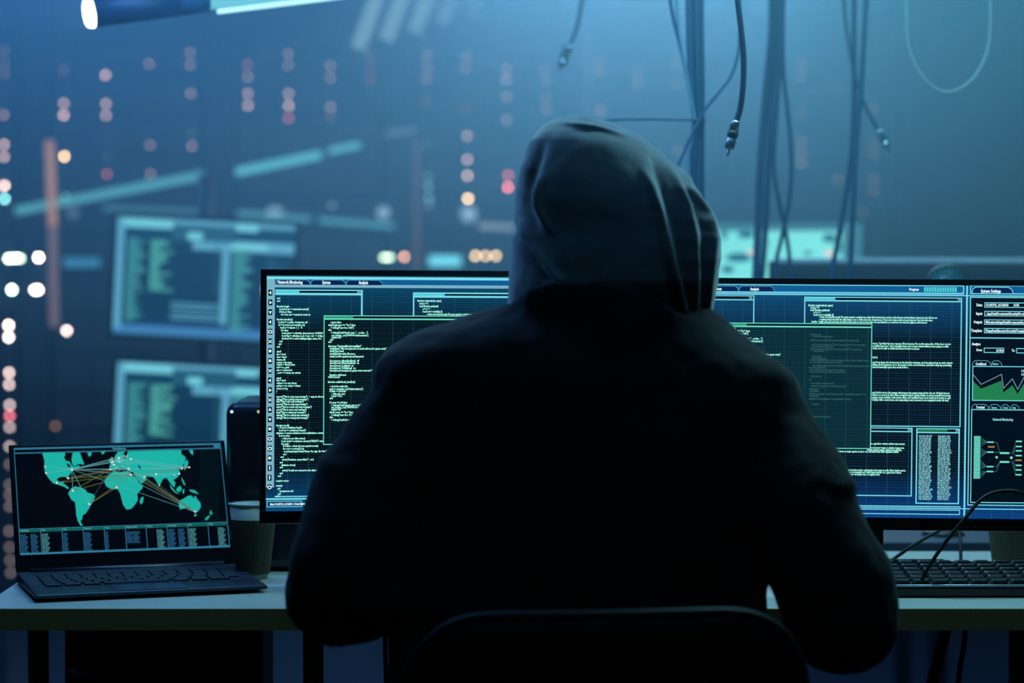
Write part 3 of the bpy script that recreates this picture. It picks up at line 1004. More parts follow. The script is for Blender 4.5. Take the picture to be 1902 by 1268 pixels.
        for a, b, ye in ((1844, 818, 838), (1844, 836.5, 838), (1844, 863.5, 854.5), (1844, 872.5, 854.5)):
            dim.line([(X(a), V(b)), (X(1850), V(b)), (X(1856), V(ye))], 1.2 * S, 0.0009)
        for y in (838, 854.5):
            mint.rect(X(1856), V(y - 1.7), X(1873), V(y + 1.7), 0.0010)
        mint.disc(X(1850), V(846), 2.4 * S, 0.0010)
        mint.disc(X(1877), V(846.5), 2.6 * S, 0.0010)
        for i, y in enumerate((816, 825.5, 833.5, 842.5, 851, 860.5, 869, 878)):
            (orange if i == 4 else mint).rect(X(1885), V(y - 1.3), X(1896), V(y + 1.3), 0.0010)
            dim.line([(X(1873), V(838 if y < 846 else 854.5)), (X(1879), V(838 if y < 846 else 854.5)), (X(1885), V(y))], 1.0 * S, 0.0009)
        for i in range(30):
            y = 807 + i * 2.65
            mint.rect(X(1902), V(y), X(1916), V(y + 1.9), 0.0010)
    # front window with the green title bar (both screens)
    greenpane = MB().rect(X(gx0), V(gy0), X(gx1), V(gy1), 0.0014)
    mint.frame(X(gx0), V(gy0), X(gx1), V(gy1), 1.5 * S, 0.0018)
    green.rect(X(gx0 + 1), V(gy0 + 1), X(gx0 + 53), V(gy0 + 5.3), 0.0018)
    dark.rect(X(gx0 + 53), V(gy0 + 1), X(gx1 - 2), V(gy0 + 5.3), 0.0017)
    mint.rect(X(gx0), V(gy0 + 5.6), X(gx1), V(gy0 + 8), 0.0019)
    if side == 'right':
        rowsr = [r + 13.5 if r else 0 for r in ROWS_B[:12]]
        lined_text(txt, CODE_B[:12], rowsr, X, V, gx0 + 9, 5.2 * S, 0.80, 0, 0.0022)
        rows2 = [622.5, 626, 633, 641, 645, 649.5, 653, 663, 667, 670, 674, 680, 684, 688, 692, 700, 706, 713, 718, 724, 728, 733, 737, 742, 752, 775]
        wid = [20, 36, 90, 100, 40, 96, 20, 105, 24, 110, 60, 105, 32, 66, 66, 20, 5, 42, 66, 42, 66, 105, 100, 90, 12, 35]
        src = CODE_A[40:66]
        for y, ww, s in zip(rows2, wid, src):
            dim.text((s.strip() or 'end') * 3, X(1502 + (y * 7) % 9), V(y), 5.0 * S, 0.0022, 0.8, maxw=ww * S)
    gm = panel_mat('green_window_%s' % side, srgb(8, 54, 72), srgb(7, 40, 52), srgb(6, 40, 54), H, 0.20, (0.04, 0.17, 0.20)) if side == 'right' else \
        panel_mat('green_window_%s' % side, srgb(4, 30, 42), srgb(3, 16, 26), srgb(4, 24, 34), H, 0.16, (0.04, 0.18, 0.20))
    greenpane.build('front_window', gm, root, fix=False)
    for nm, mb, m in (('window_lines', cyan, G_line), ('tab_outlines', soft, G_line_soft), ('dark_fields', dark, G_dark), ('tabs', tabs, G_tab), ('title_bar', bar, G_bar),
                      ('code_text', txt, G_text), ('white_text', txtw, G_textw), ('address_text', txtb, G_textb), ('green_title', green, G_green), ('network_diagram', mint, G_mint),
                      ('faint_text', dim, G_dimtext), ('grey_buttons', grey, G_grey), ('progress_bar', fill, G_cyanfill), ('area_graph', graph, G_graph), ('orange_marks', orange, G_orange), ('icon_sidebar', side_b, G_side)):
        if mb.v:
            mb.build(nm, m, root, fix=False)


def big_monitor(label, tl, yaw, roll, side, zdesk=0.74):
    """tl: world point of the lit area's top left corner."""
    W, H = 0.597, 0.336
    Rm = Matrix.Rotation(yaw, 3, 'Z') @ Matrix.Rotation(roll, 3, 'Y')
    c = Vector(tl) + Rm @ Vector((W / 2, 0, -H / 2))
    t = thing('monitor', label, 'monitor', (c.x, c.y, zdesk), yaw, 'large monitors on the desk')
    Ml = Matrix.Translation((0, 0, c.z - zdesk)) @ Matrix.Rotation(roll, 4, 'Y')
    bz = 0.009
    # bezel frame, built around the display
    fb = MB()
    for (x0, x1, z0, z1) in ((-W / 2 - bz, W / 2 + bz, H / 2, H / 2 + bz), (-W / 2 - bz, W / 2 + bz, -H / 2 - 0.018, -H / 2),
                             (-W / 2 - bz, -W / 2, -H / 2, H / 2), (W / 2, W / 2 + bz, -H / 2, H / 2)):
        fb.box(x0, x1, -0.004, 0.010, z0, z1, Ml)
    fb.build('bezel', M_gloss, t, bevel=0.0015)
    MB().box(-W / 2 - bz + 0.002, W / 2 + bz - 0.002, 0.010, 0.024, -H / 2 - 0.016, H / 2 + bz - 0.002, Ml).build('back_shell', M_black, t, bevel=0.004)
    scr = bpy.data.objects.new('screen', None)
    if side == 'right':
        pm = panel_mat('wallpaper_right', srgb(16, 82, 134), srgb(2, 14, 30), srgb(6, 62, 128), H, 0.20, (0.05, 0.20, 0.32))
    else:
        pm = panel_mat('wallpaper_left', srgb(10, 78, 116), srgb(2, 12, 22), srgb(8, 70, 120), H, 0.17, (0.05, 0.18, 0.24))
    me = bpy.data.meshes.new('screen')
    me.from_pydata([(0, 0, 0), (0, 0, -H), (W, 0, -H), (W, 0, 0)], [], [(0, 1, 2, 3)])
    me.materials.append(pm)
    scr = bpy.data.objects.new('screen', me)
    COL.objects.link(scr)
    scr.parent = t
    scr.location = Ml @ Vector((-W / 2, -0.001, H / 2))
    scr.rotation_euler = (0, roll, 0)
    screen_ui(scr, side)
    MB().box(-0.03, 0.03, 0.026, 0.05, 0.0, c.z - zdesk).build('stand_neck', M_black, t, bevel=0.004)
    MB().box(-0.11, 0.11, -0.05, 0.13, 0.0, 0.012).build('stand_foot', M_black, t, bevel=0.004)
    return t

big_monitor('large monitor left of the person, code windows and an icon sidebar on its screen', P(495.5, 511.5, 3.44), math.radians(10.0), math.radians(0.45), 'left')
big_monitor('large monitor right of the person, with settings pane and green graph', P(1225, 526.5, 3.505), math.radians(-3.0), math.radians(0.35), 'right')

# ------------------------------------------------------------------ desk
DZ = 0.74
DY0, DY1 = 3.25, 3.885
t = thing('desk', 'long pale desk with beige front edge carrying laptop and monitors', 'desk', (0.25, (DY0 + DY1) / 2, 0))
x0, x1 = -0.722, 1.35
MB().box(x0, x1, DY0 + 0.002, DY1, DZ - 0.03, DZ).build('desktop', M_desk, t, world=True, bevel=0.001)
MB().box(x0, x1, DY0, DY0 + 0.002, DZ - 0.0298, DZ - 0.0006).build('front_edge', M_edge, t, world=True)
for (x, y) in ((P(71, 1200, 3.36).x, 3.36), (P(582, 1200, 3.40).x, 3.40), (P(1893, 1200, 3.4).x, 3.4), (P(217, 1200, 3.72).x, 3.72), (0.2, 3.8), (1.28, 3.8)):
    MB().tube([(x, y, 0.0), (x, y, DZ - 0.03)], 0.0145, 20).build('leg', M_leg, t, world=True, smooth=True)
MB().box(-0.5, 1.1, 3.80, 3.83, DZ - 0.08, DZ - 0.03).build('back_rail', M_leg, t, world=True)

# pedestal under the left end of the desk
a = P(116, 1200, 3.52)
b = P(486, 1200, 3.52)
t = thing('drawer_pedestal', 'black drawer pedestal under the left end of the desk', 'drawer unit', ((a.x + b.x) / 2, 3.62, 0))
hw = (b.x - a.x) / 2
MB().box(-hw, hw, -0.085, 0.075, 0.03, 0.69).build('body', M_black, t, bevel=0.004)
zz = P(150, 1230, 3.53).z
for z0, z1 in ((0.04, 0.25), (0.255, 0.46), (0.465, zz + 0.002), (zz + 0.006, 0.685)):
    d = MB().box(-hw + 0.004, hw - 0.004, -0.10, -0.086, z0, z1).build('drawer', M_gloss, t, bevel=0.003)
    MB().tube([(-hw + 0.012, -0.108, z1 - 0.012), (-hw + 0.045, -0.108, z1 - 0.016)], 0.004, 10).build('handle', M_metal, d, smooth=True)

# ------------------------------------------------------------------ laptop
LY = math.radians(18.5)
lx, lyy = -0.653, 3.30
t = thing('laptop', 'open dark laptop showing a teal world map, at the left end of the desk', 'laptop', (lx, lyy, DZ), LY)
LW, LD = 0.325, 0.212
wedge = MB()
wedge.add([(0, 0, 0.005), (LW, 0, 0.005), (LW, LD, 0.001), (0, LD, 0.001), (0, 0, 0.0105), (LW, 0, 0.0105), (LW, LD, 0.016), (0, LD, 0.016)],
          [(0, 1, 2, 3), (4, 7, 6, 5), (0, 4, 5, 1), (1, 5, 6, 2), (2, 6, 7, 3), (3, 7, 4, 0)])
base = wedge.build('base', M_lap, t, bevel=0.0025)
def deck(y):
    return 0.0105 + (0.016 - 0.0105) * y / LD
MB().add([(LW / 2 - 0.05, 0.008, deck(0.008) + 0.0006), (LW / 2 + 0.05, 0.008, deck(0.008) + 0.0006), (LW / 2 + 0.05, 0.070, deck(0.07) + 0.0006), (LW / 2 - 0.05, 0.070, deck(0.07) + 0.0006)],
         [(0, 1, 2, 3)]).build('trackpad', mat('trackpad_glass', srgb(44, 54, 74), 0.25), t)
rows = [(0.165, 0.010, 14), (0.148, 0.015, 14), (0.130, 0.015, 14), (0.112, 0.015, 13), (0.094, 0.015, 12)]
kp = None
for (ky, kh, n) in rows:
    kw = (LW - 0.044) / n
    proto = MB().box(-kw / 2 + 0.0012, kw / 2 - 0.0012, -kh / 2, kh / 2, 0.0, 0.0022).build('key', M_key, base, bevel=0.0008)
    for i in range(n):
        k = proto if i == 0 else proto.copy()
        if i:
            COL.objects.link(k)
            k.parent = base
        k.location = (0.022 + kw * (i + 0.5), ky, deck(ky))
for x, wdt in ((0.035, 0.022), (0.062, 0.022), (0.089, 0.022), (0.152, 0.094), (0.215, 0.022), (0.242, 0.022), (0.272, 0.028)):
    k = MB().box(-wdt / 2, wdt / 2, -0.0075, 0.0075, 0, 0.0022).build('key', M_key, base, bevel=0.0008)
    k.location = (x, 0.077, deck(0.077))
MB().tube([(0.02, LD, 0.015), (LW - 0.02, LD, 0.015)], 0.0055, 12).build('hinge', M_black, t, smooth=True)
lean = math.radians(24)
LL = 0.198
lid = MB().box(0, LW, 0, 0.0055, 0, LL).build('lid', M_gloss, t, bevel=0.003)
lid.location = (0, LD + 0.004, 0.015)
lid.rotation_euler = (-lean, 0, 0)
lm = MB().rect(0.007, 0, LW - 0.007, 0.166, 0)
pmw = panel_mat('laptop_wallpaper', srgb(2, 9, 20), srgb(2, 7, 15), srgb(2, 10, 22), 0.17)
SW = LW - 0.014
SHh = 0.166
ls = MB().rect(0, 0, SW, SHh, 0).build('screen', pmw, lid, fix=False)
ls.location = (0.007, -0.0008, LL - 0.006)
# drawing on the laptop's display; source coordinates follow the map's own layout
cTL, cTR, cBR, cBL = (98, 85), (1695, 62), (1770, 928), (140, 975)


def LU(x, y):
    u, v = 0.5, 0.5
    for _ in range(12):
        fx = (1 - u) * (1 - v) * cTL[0] + u * (1 - v) * cTR[0] + u * v * cBR[0] + (1 - u) * v * cBL[0] - x
        fy = (1 - u) * (1 - v) * cTL[1] + u * (1 - v) * cTR[1] + u * v * cBR[1] + (1 - u) * v * cBL[1] - y
        u -= fx / 1615.0
        v -= fy / 890.0
    return (u * SW, v * SHh)

CONT = [
    [(312, 128), (330, 200), (325, 250), (335, 300), (365, 350), (395, 385), (440, 400), (480, 415), (505, 435), (515, 425), (490, 400), (470, 385), (480, 365), (440, 372), (420, 355), (440, 335), (480, 330), (500, 340), (515, 352), (512, 325), (530, 300), (545, 280), (560, 265), (590, 255), (600, 235), (560, 250), (535, 235), (520, 205), (490, 195), (478, 165), (490, 145), (482, 128)],
    [(545, 128), (600, 128), (615, 180), (632, 225), (618, 235), (590, 225), (560, 245), (540, 225), (535, 185)],
    [(655, 128), (692, 128), (682, 160), (668, 165)],
    [(760, 125), (795, 123), (780, 145), (768, 145)],
    [(508, 470), (530, 430), (560, 412), (600, 420), (640, 440), (655, 465), (700, 480), (715, 500), (690, 555), (665, 600), (640, 640), (620, 650), (612, 690), (600, 700), (618, 738), (600, 738), (580, 700), (568, 650), (565, 590), (560, 545), (530, 520)],
    [(820, 320), (860, 290), (900, 300), (960, 290), (1000, 320), (1040, 360), (1060, 400), (1085, 410), (1080, 435), (1040, 480), (1045, 530), (1020, 575), (990, 605), (955, 610), (930, 570), (918, 520), (905, 470), (890, 440), (840, 440), (800, 415), (785, 375), (800, 345)],
    [(1070, 510), (1090, 505), (1085, 550), (1068, 570), (1058, 545)],
    [(825, 250), (840, 285), (870, 280), (900, 265), (940, 270), (975, 290), (1010, 300), (1020, 330), (1050, 370), (1070, 400), (1115, 360), (1095, 340), (1130, 330), (1170, 345), (1190, 380), (1210, 420), (1222, 400), (1240, 360), (1270, 350), (1290, 380), (1310, 410), (1330, 430), (1340, 390), (1320, 370), (1350, 350), (1375, 320), (1370, 290), (1350, 270), (1375, 265), (1400, 275), (1395, 245), (1415, 215), (1420, 180), (1385, 150), (1385, 118), (1300, 118), (970, 124), (960, 160), (940, 200), (930, 150), (945, 124), (890, 127), (865, 170), (880, 185), (850, 195)],
    [(818, 195), (835, 180), (850, 205), (858, 225), (835, 225)],
    [(1405, 235), (1430, 195), (1440, 225), (1430, 265), (1405, 290), (1412, 260)],
    [(1445, 118), (1478, 118), (1478, 165), (1458, 145)],
    [(1290, 400), (1320, 440), (1345, 470), (1372, 485), (1340, 478), (1305, 440)],
    [(1345, 440), (1375, 415), (1390, 440), (1375, 468), (1350, 465)],
    [(1395, 450), (1410, 445), (1405, 485), (1395, 480)],
    [(1385, 345), (1400, 370), (1420, 415), (1405, 410), (1390, 375)],
    [(1445, 450), (1490, 455), (1525, 490), (1490, 480), (1455, 465)],
    [(1365, 545), (1410, 520), (1440, 500), (1470, 500), (1480, 525), (1495, 498), (1510, 530), (1535, 560), (1540, 595), (1515, 635), (1490, 640), (1455, 600), (1420, 600), (1375, 615), (1365, 580)],
    [(1485, 655), (1505, 652), (1500, 675), (1488, 672)],
    [(1615, 618), (1632, 650), (1615, 665), (1608, 645)],
    [(1600, 665), (1612, 672), (1590, 702), (1570, 705), (1575, 688)],
]
land = MB()
for c in CONT:
    land.poly([LU(x, y) for x, y in c], 0.0003)
land.build('map_land', glow('map_teal', srgb(28, 178, 166), 1.0), ls, fix=False)
lakes = MB()
for c in ([(485, 190), (505, 178), (528, 185), (515, 205)], [(1045, 235), (1062, 250), (1072, 285), (1055, 270)], [(590, 228), (612, 225), (622, 240), (600, 240)], [(500, 215), (530, 240), (520, 255), (500, 240)]):
    lakes.poly([LU(x, y) for x, y in c], 0.0005)
lakes.build('map_lakes', glow('map_dark', srgb(2, 9, 20), 1.0), ls, fix=False)
C1 = {'usw': (340, 300), 'usn': (335, 245), 'use': (537, 272), 'fl': (507, 345), 'mex': (422, 382), 'ven': (543, 450), 'bra': (668, 562), 'spa': (830, 275), 'fra': (858, 235), 'uk': (848, 212), 'ger': (898, 185), 'nor': (940, 160),
      'fin': (962, 165), 'ru': (992, 190), 'tur': (973, 272), 'egy': (990, 322), 'nig': (880, 426), 'uae': (1095, 343), 'ind': (1187, 320), 'sri': (1213, 412), 'chn': (1388, 275), 'hk': (1368, 317), 'jap': (1447, 266), 'syd': (1492, 636), 'tai': (1330, 328)}
lw, ly_, lo, dots = MB(), MB(), MB(), MB()
for a, b in (('use', 'spa'), ('use', 'uk'), ('use', 'ger'), ('use', 'nor'), ('use', 'ru'), ('usn', 'use'), ('usw', 'use'), ('use', 'tur'), ('uk', 'jap'), ('spa', 'jap'), ('ru', 'jap'), ('tur', 'chn'), ('egy', 'hk'), ('ger', 'chn'), ('use', 'ven'), ('use', 'bra'), ('use', 'egy'), ('fra', 'tur'), ('uk', 'fin'), ('nor', 'egy'), ('uae', 'hk')):
    lw.line([LU(*C1[a]), LU(*C1[b])], 0.00055, 0.0009)
for a, b in (('use', 'syd'), ('spa', 'egy'), ('ger', 'egy'), ('fra', 'egy'), ('ru', 'egy'), ('tur', 'syd'), ('spa', 'syd')):
    lw.line([LU(*C1[a]), LU(*C1[b])], 0.0004, 0.0008)
for a, b in (('fl', 'spa'), ('fl', 'egy'), ('mex', 'egy'), ('ven', 'egy'), ('bra', 'egy'), ('use', 'egy'), ('egy', 'jap'), ('egy', 'chn'), ('egy', 'syd'), ('uae', 'syd'), ('ven', 'spa'), ('nig', 'bra')):
    ly_.line([LU(*C1[a]), LU(*C1[b])], 0.0007, 0.0007)
for a, b in (('fl', 'tur'), ('bra', 'spa'), ('uk', 'syd'), ('sri', 'syd'), ('mex', 'spa')):
    lo.line([LU(*C1[a]), LU(*C1[b])], 0.0007, 0.0006)
for k, p in C1.items():
    u, v = LU(*p)
    dots.disc(u, v, 0.0014 if k not in ('nor', 'fin', 'tai', 'usn', 'sri') else 0.0009, 0.0012, 8)
for k in range(22):
    u, v = LU(835 + random.random() * 110, 165 + random.random() * 120)
    dots.disc(u, v, 0.0006, 0.0012, 6)
lw.build('cyan_routes', glow('route_cyan', srgb(120, 200, 205), 0.75), ls, fix=False)
ly_.build('olive_routes', glow('route_olive', srgb(120, 128, 60), 0.75), ls, fix=False)
lo.build('brown_routes', glow('route_brown', srgb(80, 75, 72), 0.9), ls, fix=False)
dots.build('city_dots', glow('city_dot', srgb(250, 225, 215), 1.1), ls, fix=False)
ui, uit, uib, uig = MB(), MB(), MB(), MB()
ln = 0.0011
ui.frame(0, 0, SW, SHh, ln * 0.9, 0.0003)
ui.rect(0, 0, SW, 0.0028, 0.0003).rect(0, 0.0075, SW, 0.0092, 0.0003)
ui.rect(LU(1640, 80)[0], 0.001, SW - 0.002, 0.0085, 0.0004)
v0, v1 = LU(150, 765)[1], LU(150, 790)[1]
uig.rect(0, v0, SW, v1, 0.0004)
ui.rect(0, v0 - 0.001, SW, v0, 0.0005)
ui.rect(0, SHh - 0.003, SW, SHh, 0.0005)
xs = [145, 312, 475, 637, 798, 955, 1115, 1275, 1430, 1590, 1745]
names = ['Timestamp', 'Attn', 'Class', 'Network', 'Type', 'Region Attack', 'Source', 'Timestamp', 'Attn', 'Class']
ends = [SW * i / 10 for i in range(11)]
for i in range(10):
    a = ends[i]
    ui.rect(a, v0, a + 0.0009, SHh, 0.0006)
    uit.text(names[i], a + 0.002, v0 + 0.0032, 0.0038, 0.0008, 0.75)
colspec = {0: [(0.0018, 0.011), (0.0165, 0.011)], 1: [(0.0018, 0.011)], 2: [(0.0018, 0.007)], 3: [(0.0018, 0.0105)], 4: [(0.0018, 0.0045)], 5: [(0.0018, 0.010), (0.0115, 0.010)],
           6: [(0.0155, 0.0115)], 7: [(0.0018, 0.011), (0.0165, 0.011)], 8: [(0.0018, 0.011)], 9: [(0.0145, 0.0115)]}
for i, cols in colspec.items():
    tgt = uit if i in (1, 6, 8, 9) else uib
    for (o, wd) in cols:
        n = 11 if i != 5 else 7
        for r in range(n):
            s = IPROWS[(r * 7 + i * 3) % 28]
            tgt.text(s, ends[i] + o, v1 + 0.0052 + r * 0.0026 + (0.0015 if i == 5 else 0), 0.0031, 0.0008, 0.8, maxw=wd * (0.75 + 0.25 * ((r * 5 + i) % 3) / 2))
uit.text('World Monitor', LU(850, 103)[0], 0.0068, 0.0045, 0.0010, 0.7)
ui.build('panel_lines', glow('laptop_line', srgb(46, 120, 150), 1.0), ls, fix=False)
uit.build('table_text', glow('laptop_text', srgb(92, 170, 180), 0.95), ls, fix=False)
uib.build('blue_table_text', glow('laptop_text_blue', srgb(52, 118, 165), 0.85), ls, fix=False)
uig.build('table_header', glow('laptop_header', srgb(16, 92, 86), 1.0), ls, fix=False)
dg = MB()
for i in range(12):
    for j in range(42):
        u, v = LU(1535 + i * 12.5, 140 + j * 13.8)
        dg.rect(u, v, u + 0.0013, v + 0.0013, 0.0003)
dg.build('dot_grid', glow('laptop_dotgrid', srgb(5, 30, 32), 1.0), ls, fix=False)

# ------------------------------------------------------------------ paper cups
def cup(label, x, y, h=0.113, rt=0.0425, rb=0.0285):
    t = thing('paper_cup', label, 'cup', (x, y, DZ), 0, 'rippled paper cups')
    MB().lathe([(0.0001, 0.002), (rb, 0.0), (rt, h), (rt - 0.0015, h), (rb - 0.0015, 0.004), (0.0001, 0.004)], (0, 0, 0), 48).build('cup_body', M_cuprim, t, smooth=True)
    MB().lathe([(rt, h - 0.003), (rt + 0.0018, h - 0.0015), (rt + 0.0018, h + 0.001), (rt - 0.0005, h + 0.0015)], (0, 0, 0), 48).build('rim', M_cuprim, t, smooth=True)
    n = 220
    vs = []
    zs = (0.008, h - 0.022)
    for z in zs:
        rr = rb + (rt - rb) * z / h + 0.0012
        for j in range(n):
            r = rr + (0.0009 if j % 4 < 2 else -0.0002)
            vs.append((r * math.cos(2 * PI * j / n), r * math.sin(2 * PI * j / n), z))
    MB().add(vs, [(j, (j + 1) % n, n + (j + 1) % n, n + j) for j in range(n)]).build('rippled_sleeve', M_cup, t)

cup('brown rippled paper cup between the laptop and the left monitor', P(470, 1070, 3.555).x, 3.555, 0.111, 0.0345, 0.0215)
cup('brown rippled paper cup under the right monitor, behind the keyboard', P(1882, 1050, 3.66).x, 3.66)

# glossy black speaker behind the left cup
a = P(417, 900, 3.62)
b = P(562, 900, 3.62)
zt = P(450, 748, 3.62).z
t = thing('desktop_speaker', 'glossy black speaker with rounded top corner behind the left monitor', 'speaker', ((a.x + b.x) / 2, 3.72, DZ))
hw = (b.x - a.x) / 2
MB().box(-hw, hw, -0.09, 0.12, 0.0, zt - DZ).build('cabinet', mat('speaker_gloss', srgb(14, 20, 36), 0.22, scale=80), t, bevel=0.018, segs=5)
for (px, col, nm) in ((429, (0.55, 0.80, 1.0, 1), 'blue_white'), (479, (0.85, 0.72, 0.35, 1), 'amber')):  # two small glowing dots near the cabinet's top
    q = P(px, 765, 3.62)
    MB().ell((q.x - (a.x + b.x) / 2, -0.091, q.z - DZ), (0.0022, 0.0015, 0.0022), 12, 8).build('indicator_light', glow('speaker_light_' + nm, col, 1.6 if px < 450 else 0.8), t, smooth=True)

# ------------------------------------------------------------------ keyboard with cable
kx0 = P(1500, 1090, 3.35).x
kx1 = kx0 + 0.46
t = thing('keyboard', 'black keyboard with worn shiny keys on the right of the desk', 'keyboard', (kx0, 3.35, DZ), math.radians(0.6))
body = MB()
L_ = kx1 - kx0
body.add([(0, 0, 0), (L_, 0, 0), (L_, 0.165, 0), (0, 0.165, 0), (0, 0.0, 0.016), (L_, 0.0, 0.016), (L_, 0.165, 0.031), (0, 0.165, 0.031)],
         [(0, 1, 2, 3), (4, 7, 6, 5), (0, 4, 5, 1), (1, 5, 6, 2), (2, 6, 7, 3), (3, 7, 4, 0)])
kb = body.build('keyboard_case', M_gloss, t, bevel=0.003)
MB().tube([(0.002, 0.002, 0.0165), (L_ - 0.002, 0.002, 0.0165)], 0.0020, 8).build('front_trim', mat('pale_trim', srgb(150, 165, 175), 0.3, metal=0.3), t, smooth=True)
MB().box(0.0, 0.22, 0.160, 0.166, 0.029, 0.0335).build('rear_trim', M_silver, t)
for r in range(6):
    y = 0.022 + r * 0.0235
    z = 0.016 + 0.015 * y / 0.165
    n = 16
    kw = (L_ - 0.02) / n
    proto = None
    for i in range(n):
        if proto is None:
            q = MB()
            w2, d2 = kw / 2 - 0.001, 0.0105
            q.add([(-w2, -d2, 0), (w2, -d2, 0), (w2, d2, 0), (-w2, d2, 0), (-w2 * 0.75, -d2 * 0.7, 0.0055), (w2 * 0.75, -d2 * 0.7, 0.0055), (w2 * 0.75, d2 * 0.75, 0.006), (-w2 * 0.75, d2 * 0.75, 0.006)],
                  [(0, 3, 2, 1), (4, 5, 6, 7), (0, 1, 5, 4), (1, 2, 6, 5), (2, 3, 7, 6), (3, 0, 4, 7)])
            proto = q.build('key', M_keyshine, kb, bevel=0.0012)
            k = proto
        else:
            k = proto.copy()
            COL.objects.link(k)
            k.parent = kb
        k.location = (0.01 + kw * (i + 0.5), y, z)


def cable(name, label, pts, r, m, cat='cable', group=None, n=10, up=None, parent=None, part='strand'):
    """pts are world points; up = continue straight to the ceiling from the first one."""
    pts = [Vector(p) for p in pts]
    if up:
        p = pts[0]
        dx = (p.x - pts[1].x) / max(0.02, (p.z - pts[1].z))
        ups = [Vector((p.x + dx * min(h, 0.12) * 0.7, p.y, p.z + h)) for h in (0.05, 0.12, 0.25, 0.5)]
        pts = [Vector((ups[-1].x, p.y, RH))] + ups[::-1] + pts
    o = MB().tube(spline(pts, 7), r, n).build(name if parent is None else part, m, parent, world=parent is not None, smooth=True)
    if parent is None:
        tag(o, label, cat, group)
    return o

K = lambda s, Y: [P(float(a.split(',')[0]), float(a.split(',')[1]), Y if len(a.split(',')) < 3 else float(a.split(',')[2])) for a in s.split()]
cable('keyboard_cable', 'black cable arching up from the keyboard across the right monitor', K('1712,1078,3.36 1722,1058,3.36 1752,1012,3.36 1790,965,3.36 1825,925,3.37 1862,912,3.38 1902,918,3.38 1950,960,3.40 1985,1040,3.45', 3.36), 0.0028, M_cable, group=None)
cable('desk_cable', 'short black rod-like cable slanting under the right monitor', K('1640,1050,3.60 1662,1036,3.62 1700,1010,3.62 1745,985,3.64 1790,965,3.66', 3.62), 0.0028, M_cable)
cable('desk_cable', 'black upright cable dropping behind the right monitor to the desk', K('1781,940,3.75 1783,985,3.74 1784,1010,3.72 1785,1053,3.70', 3.7), 0.0028, M_cable)
for s, lab in (('1758,1160 1752,1190 1742,1230 1730,1290 1725,1500 1727,1840', 'dark thick cable bundle hanging under the right side of the desk'),):
    cable('floor_cable', lab, K(s, 3.6), 0.009, M_cable)
cable('floor_cable', 'thin dark cable under the desk, right of the thick cable bundle', K('1793,1160 1790,1200 1782,1250 1778,1320 1780,1600 1782,1840', 3.6), 0.004, M_cable)

# ------------------------------------------------------------------ rear desk and things on it
RDZ = 0.74
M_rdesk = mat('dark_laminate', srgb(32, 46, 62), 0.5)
t = thing('rear_desk', 'second desk in the dark behind the right monitor', 'desk', (0.6, 4.6, 0))
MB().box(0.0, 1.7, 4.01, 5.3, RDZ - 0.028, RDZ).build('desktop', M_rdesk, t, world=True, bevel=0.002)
for (x, y) in ((0.05, 4.1), (1.65, 4.1), (0.05, 5.22), (1.65, 5.22)):
    MB().tube([(x, y, 0.0), (x, y, RDZ - 0.028)], 0.018, 14).build('leg', M_rack, t, world=True, smooth=True)

a = P(1430, 483, 5.0)
t = thing('monitor', 'dark switched-off monitor with a bright top edge behind the right monitor', 'monitor', (a.x + 0.31, 5.0, RDZ), math.radians(-2))
h = a.z - RDZ
MB().box(-0.31, 0.31, 0, 0.035, h - 0.37, h).build('back_shell', mat('monitor_back_plastic', srgb(26, 40, 56), 0.5), t, bevel=0.006)
MB().box(-0.30, 0.306, -0.002, 0.010, h - 0.006, h + 0.0045).build('top_edge', mat('pale_top_edge', srgb(190, 205, 215), 0.35), t, bevel=0.002)
MB().box(-0.29, 0.29, -0.004, -0.001, h - 0.35, h - 0.02).build('panel', mat('dead_panel', srgb(18, 30, 44), 0.4), t)
MB().box(-0.03, 0.03, 0.035, 0.06, 0, h - 0.1).build('stand_neck', M_black, t)
MB().box(-0.12, 0.12, -0.06, 0.14, 0, 0.012).build('stand_foot', M_black, t, bevel=0.003)

# round device peeking over the right monitor
c = P(1757, 532, 4.1)
t = thing('desk_fan', 'small round dark-caged device peeking over the right monitor', 'fan', (c.x, c.y, RDZ))
cz = c.z - RDZ
ro = R(37, 4.1)
cage = MB()
for k in range(9):
    rr = ro * (0.2 + 0.1 * k)
    cage.tube([(rr * math.cos(2 * PI * i / 32), -0.02 - 0.02 * (1 - (rr / ro) ** 2), cz + rr * math.sin(2 * PI * i / 32)) for i in range(33)], 0.0007, 6)
for k in range(24):
    a_ = 2 * PI * k / 24
    cage.tube([(ro * q * math.cos(a_), -0.02 - 0.02 * (1 - q * q), cz + ro * q * math.sin(a_)) for q in (0.1, 0.4, 0.7, 1.0)], 0.0006, 5)
cage.build('wire_cage', mat('teal_wire', srgb(60, 120, 130), 0.4, metal=0.6), t)
MB().tube([(ro * 1.02 * math.cos(2 * PI * i / 40), -0.012, cz + ro * 1.02 * math.sin(2 * PI * i / 40)) for i in range(41)], 0.0045, 10).build('outer_ring', M_black, t, smooth=True)
bl = MB()
for k in range(4):
    a_ = PI / 2 * k + 0.5
    pts = [(0, 0), (ro * 0.75 * math.cos(a_), ro * 0.75 * math.sin(a_)), (ro * 0.8 * math.cos(a_ + 0.9), ro * 0.8 * math.sin(a_ + 0.9))]
    bl.add([(x, -0.012 + 0.006 * j, cz + y) for j, (x, y) in enumerate(pts)] + [(x, -0.009 + 0.006 * j, cz + y) for j, (x, y) in enumerate(pts)], [(0, 1, 2), (5, 4, 3), (0, 3, 4, 1), (1, 4, 5, 2), (2, 5, 3, 0)])
bl.build('blades', mat('teal_blades', srgb(50, 150, 165), 0.4), t)
MB().ell((0, 0.012, cz), (0.018, 0.022, 0.018)).build('motor', M_black, t, smooth=True)
